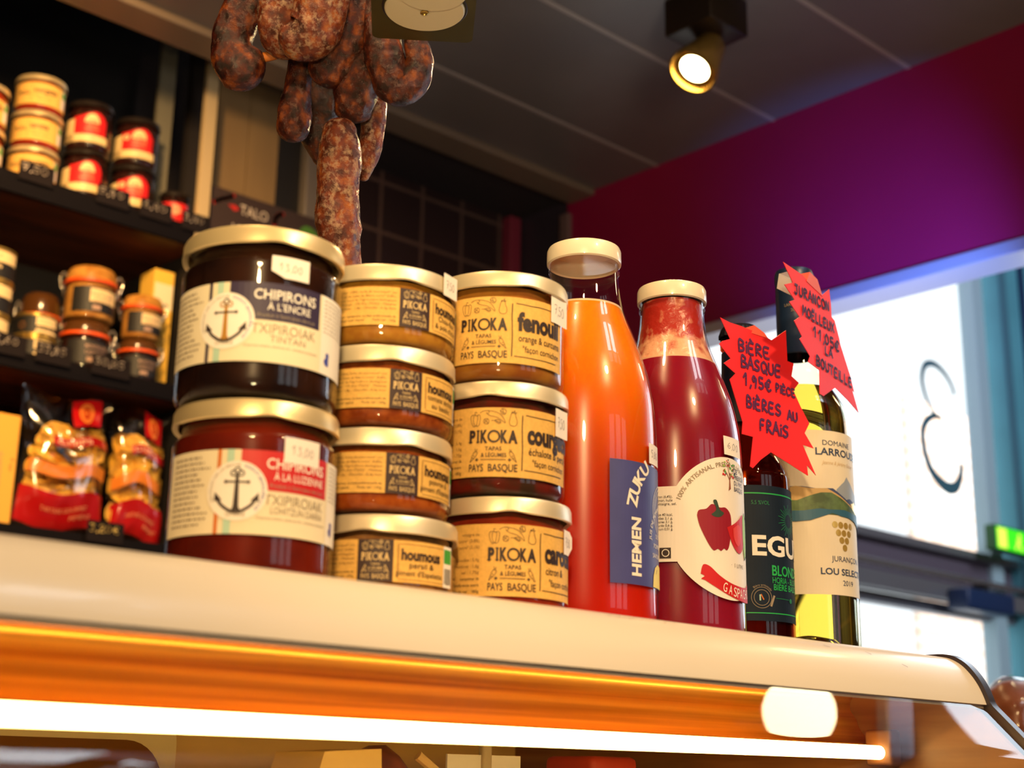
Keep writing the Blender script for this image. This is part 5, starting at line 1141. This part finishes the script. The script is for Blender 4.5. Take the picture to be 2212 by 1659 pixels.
# bags of crisps and a card box on the lowest shelf
def film_mat(name, tint, refl, rough): return glass(name, tint, refl, rough)
M_film = film_mat('clear_bag_film', (.97, .93, .90), 2.2, .10); M_crisp = mat('golden_crisps', (.95, .56, .07), .55, noise_amt=.30, scale=45)
M_bagred = mat('red_bag_print', (.42, .006, .008), .22, coat=.5); M_bagor = mat('orange_bag_print', (.70, .20, .02), .3, coat=.4)
def crisp_bag(x, y, z, w, h, rz, label, seed):
    t = thing('crisp_bag', label, 'snack bag', (x, y, z + .010), 'bags of crisps on the lowest shelf', rz); rnd = random.Random(seed)
    NU, NV = 26, 34
    def surf(u, v, side):
        prof = max(0, math.sin(PI * min(max(v, 0), 1))) ** .55 * max(0, 1 - (2 * u - 1) ** 2) ** .6
        d = .040 * prof + .006 * noise.noise(Vector((u * 5, v * 6, seed + side))) * min(1, prof * 3)
        ww = w * (1 - .10 * math.sin(PI * v)) ; hx = (u - .5) * ww + .012 * noise.noise(Vector((v * 3, seed, 0)))
        return Vector((hx, side * d, v * h + .008 * math.sin(u * 7 + seed)))
    b = NB(); g = {}
    for side in (-1, 1):
        for i in range(NU + 1):
            for j in range(NV + 1):
                g[side, i, j] = b.verts.new(surf(i / NU, j / NV, side))
        for i in range(NU):
            for j in range(NV):
                q = [g[side, i, j], g[side, i + 1, j], g[side, i + 1, j + 1], g[side, i, j + 1]]
                b.faces.new(q if side < 0 else q[::-1])
    obj('film', b, M_film, t)
    def band(name, v0, v1, m, u0=.02, u1=.98, wav=0):
        p = Print(); p.poly([(u0 * 100, v0 * 100), (u1 * 100, v0 * 100 + wav), (u1 * 100, v1 * 100 + wav), (u0 * 100, v1 * 100)], m, 0)
        bm = NB(); n_ = 24; rows = max(2, int((v1 - v0) * 40)); G = {}
        for i in range(n_ + 1):
            for j in range(rows + 1):
                u = u0 + (u1 - u0) * i / n_; v = v0 + (v1 - v0) * j / rows + wav * math.sin(PI * u)
                q = surf(u, min(v, 1), -1); G[i, j] = bm.verts.new(q + Vector((0, -.0012, 0)))
        for i in range(n_):
            for j in range(rows): bm.faces.new((G[i, j], G[i + 1, j], G[i + 1, j + 1], G[i, j + 1]))
        return obj(name, bm, m, t)
    lowb = band('printed_base', .02, .27, M_bagred)
    band('printed_ribbon', .37, .46, M_bagor, .03, .97, .02)
    mid = band('name_ribbon', .60, .665, M_bagred, .26, .98, .015)
    top = band('printed_corner', .76, .97, M_bagred, .52, .86)
    def onbag(u, v, ly):
        q = surf(u / 100, v / 100 + (.015 * math.sin(PI * u / 100) if 58 < v < 70 else 0), -1); return q + Vector((0, -.0020 - .0006 * ly, 0))
    p = Print(); p.text('CHIPS', 30, 61.2, 3.6, mat('ribbon_buff', (.85, .55, .35), .5), 42); p.build('lettering', mid, onbag, 4)
    p = Print(); p.ring(68, 86, 7, 3.4, M_orange, ry=6.5); p.text('B', 64, 83.6, 5, M_orange, 8); p.build('emblem', top, onbag, 4)
    p = Print(); p.text('TARTARE GOURMET', 24, 14, 3.0, MT['salmon_ink'], 52); p.text('PIMENT', 58, 8, 3, MT['salmon_ink'], 24); p.build('lettering', lowb, onbag, 4)
    # the crisps inside
    b = NB()
    for k in range(75):
        u = rnd.uniform(.12, .88); v = rnd.uniform(.12, .74); fr = surf(u, v, -1); bk = surf(u, v, 1); s_ = rnd.uniform(.15, .85)
        c = fr.lerp(bk, .10 + .5 * s_); r_ = rnd.uniform(.018, .030)
        q = Matrix.Rotation(rnd.uniform(-.9, .9), 3, 'X') @ Matrix.Rotation(rnd.uniform(-.9, .9), 3, 'Z')
        ring_ = []; cv = b.verts.new(c)
        for m_ in range(10):
            a = 2 * PI * m_ / 10; lx, lz = r_ * math.cos(a), r_ * .8 * math.sin(a)
            ring_.append(b.verts.new(c + q @ Vector((lx, 6 * lx * lz + .006 * math.cos(2 * a), lz))))
        for m_ in range(10): b.faces.new((cv, ring_[m_], ring_[(m_ + 1) % 10]))
    for vv in b.verts:          # crisps stay within the film
        uu = min(max(vv.co.x / (w * .93) + .5, .06), .94); q = min(max(vv.co.z / h, .03), .97); th = abs(surf(uu, q, -1).y) * .80
        vv.co.y = min(max(vv.co.y, -th), th); vv.co.x = (uu - .5) * w * .93
    o = obj('crisps', b, M_crisp, t, False); o['kind'] = 'stuff'
crisp_bag(1.180, 2.515, S3, .190, .264, .04, 'red and clear bag of golden crisps, the left one of two on the lowest shelf', 2)
crisp_bag(1.334, 2.515, S3, .124, .264, -.04, 'red and clear bag of golden crisps partly behind the squid jars', 5)
t = thing('card_box', 'yellow card box cut by the left picture edge on the lowest shelf', 'box', (1.005, 2.50, S3 + UP))
b = NB(); box(b, -.06, .066, -.03, .03, 0, .205, .003); obj('carton', b, mat('amber_card', (.80, .40, .05), .55), t, False)
p = Print(); p.text('BISCUITS', 38, 70, 10, M_grey, 62, rot=90); p.text('35 g', 58, 100, 6, M_ink2, 24, rot=90); p.build('lettering', t, lambda u, v, ly: Vector((u / 1000, -.0304 - .0002 * ly, v / 1000))); p = Print(); p.rect(-60, 26, 20, 110, M_ink, 1); p.build('dark_panel', t, lambda u, v, ly: Vector((u / 1000, -.0304 - .0002 * ly, v / 1000)))
# chalk price tickets in front of the goods
M_tick = mat('slate_ticket', (.012, .009, .011), .8, spec=.1); M_chalk = mat('chalk_figures', (.62, .52, .44), .7)
def ticket(x, z, txt, label, w=.070, h=.027, col=None):
    t = thing('price_ticket', label, 'price ticket', (x, 2.443, z), 'slate price tickets along the shelf edges')
    b = NB(); box(b, -w / 2, w / 2, -.001, .001, -.012, h, .0005); obj('card', b, M_tick, t, False)
    p = Print(); p.pen(txt, -w * 430, h * 280, h * 480, col or M_chalk, 1.9, w * 800); p.build('price', t, lambda u, v, ly: Vector((u / 1000, -.0015 - .0002 * ly, v / 1000)))
ticket(1.035, S1, '7,50', 'slate price ticket under the kraft label jar stack on the upper shelf'); ticket(1.195, S1, '5,10', 'slate price ticket before the first red labelled pair'); ticket(1.290, S1, '6,90', 'slate price ticket before the second red labelled pair'); ticket(1.380, S1, '3,90', 'slate price ticket at the right end of the upper shelf', .06)
ticket(1.010, S2, '33,60', 'slate price ticket below the tall tin stack', .085); ticket(1.107, S2, '33,15', 'slate price ticket below the small black and buff tins', .07); ticket(1.225, S2, '30,85', 'slate price ticket below the tall clip top jars', .08)
ticket(1.245, S3, '3,20€', 'slate price ticket with yellow figures between the two crisp bags', .075, .028, mat('yellow_chalk', (.80, .58, .18), .7))
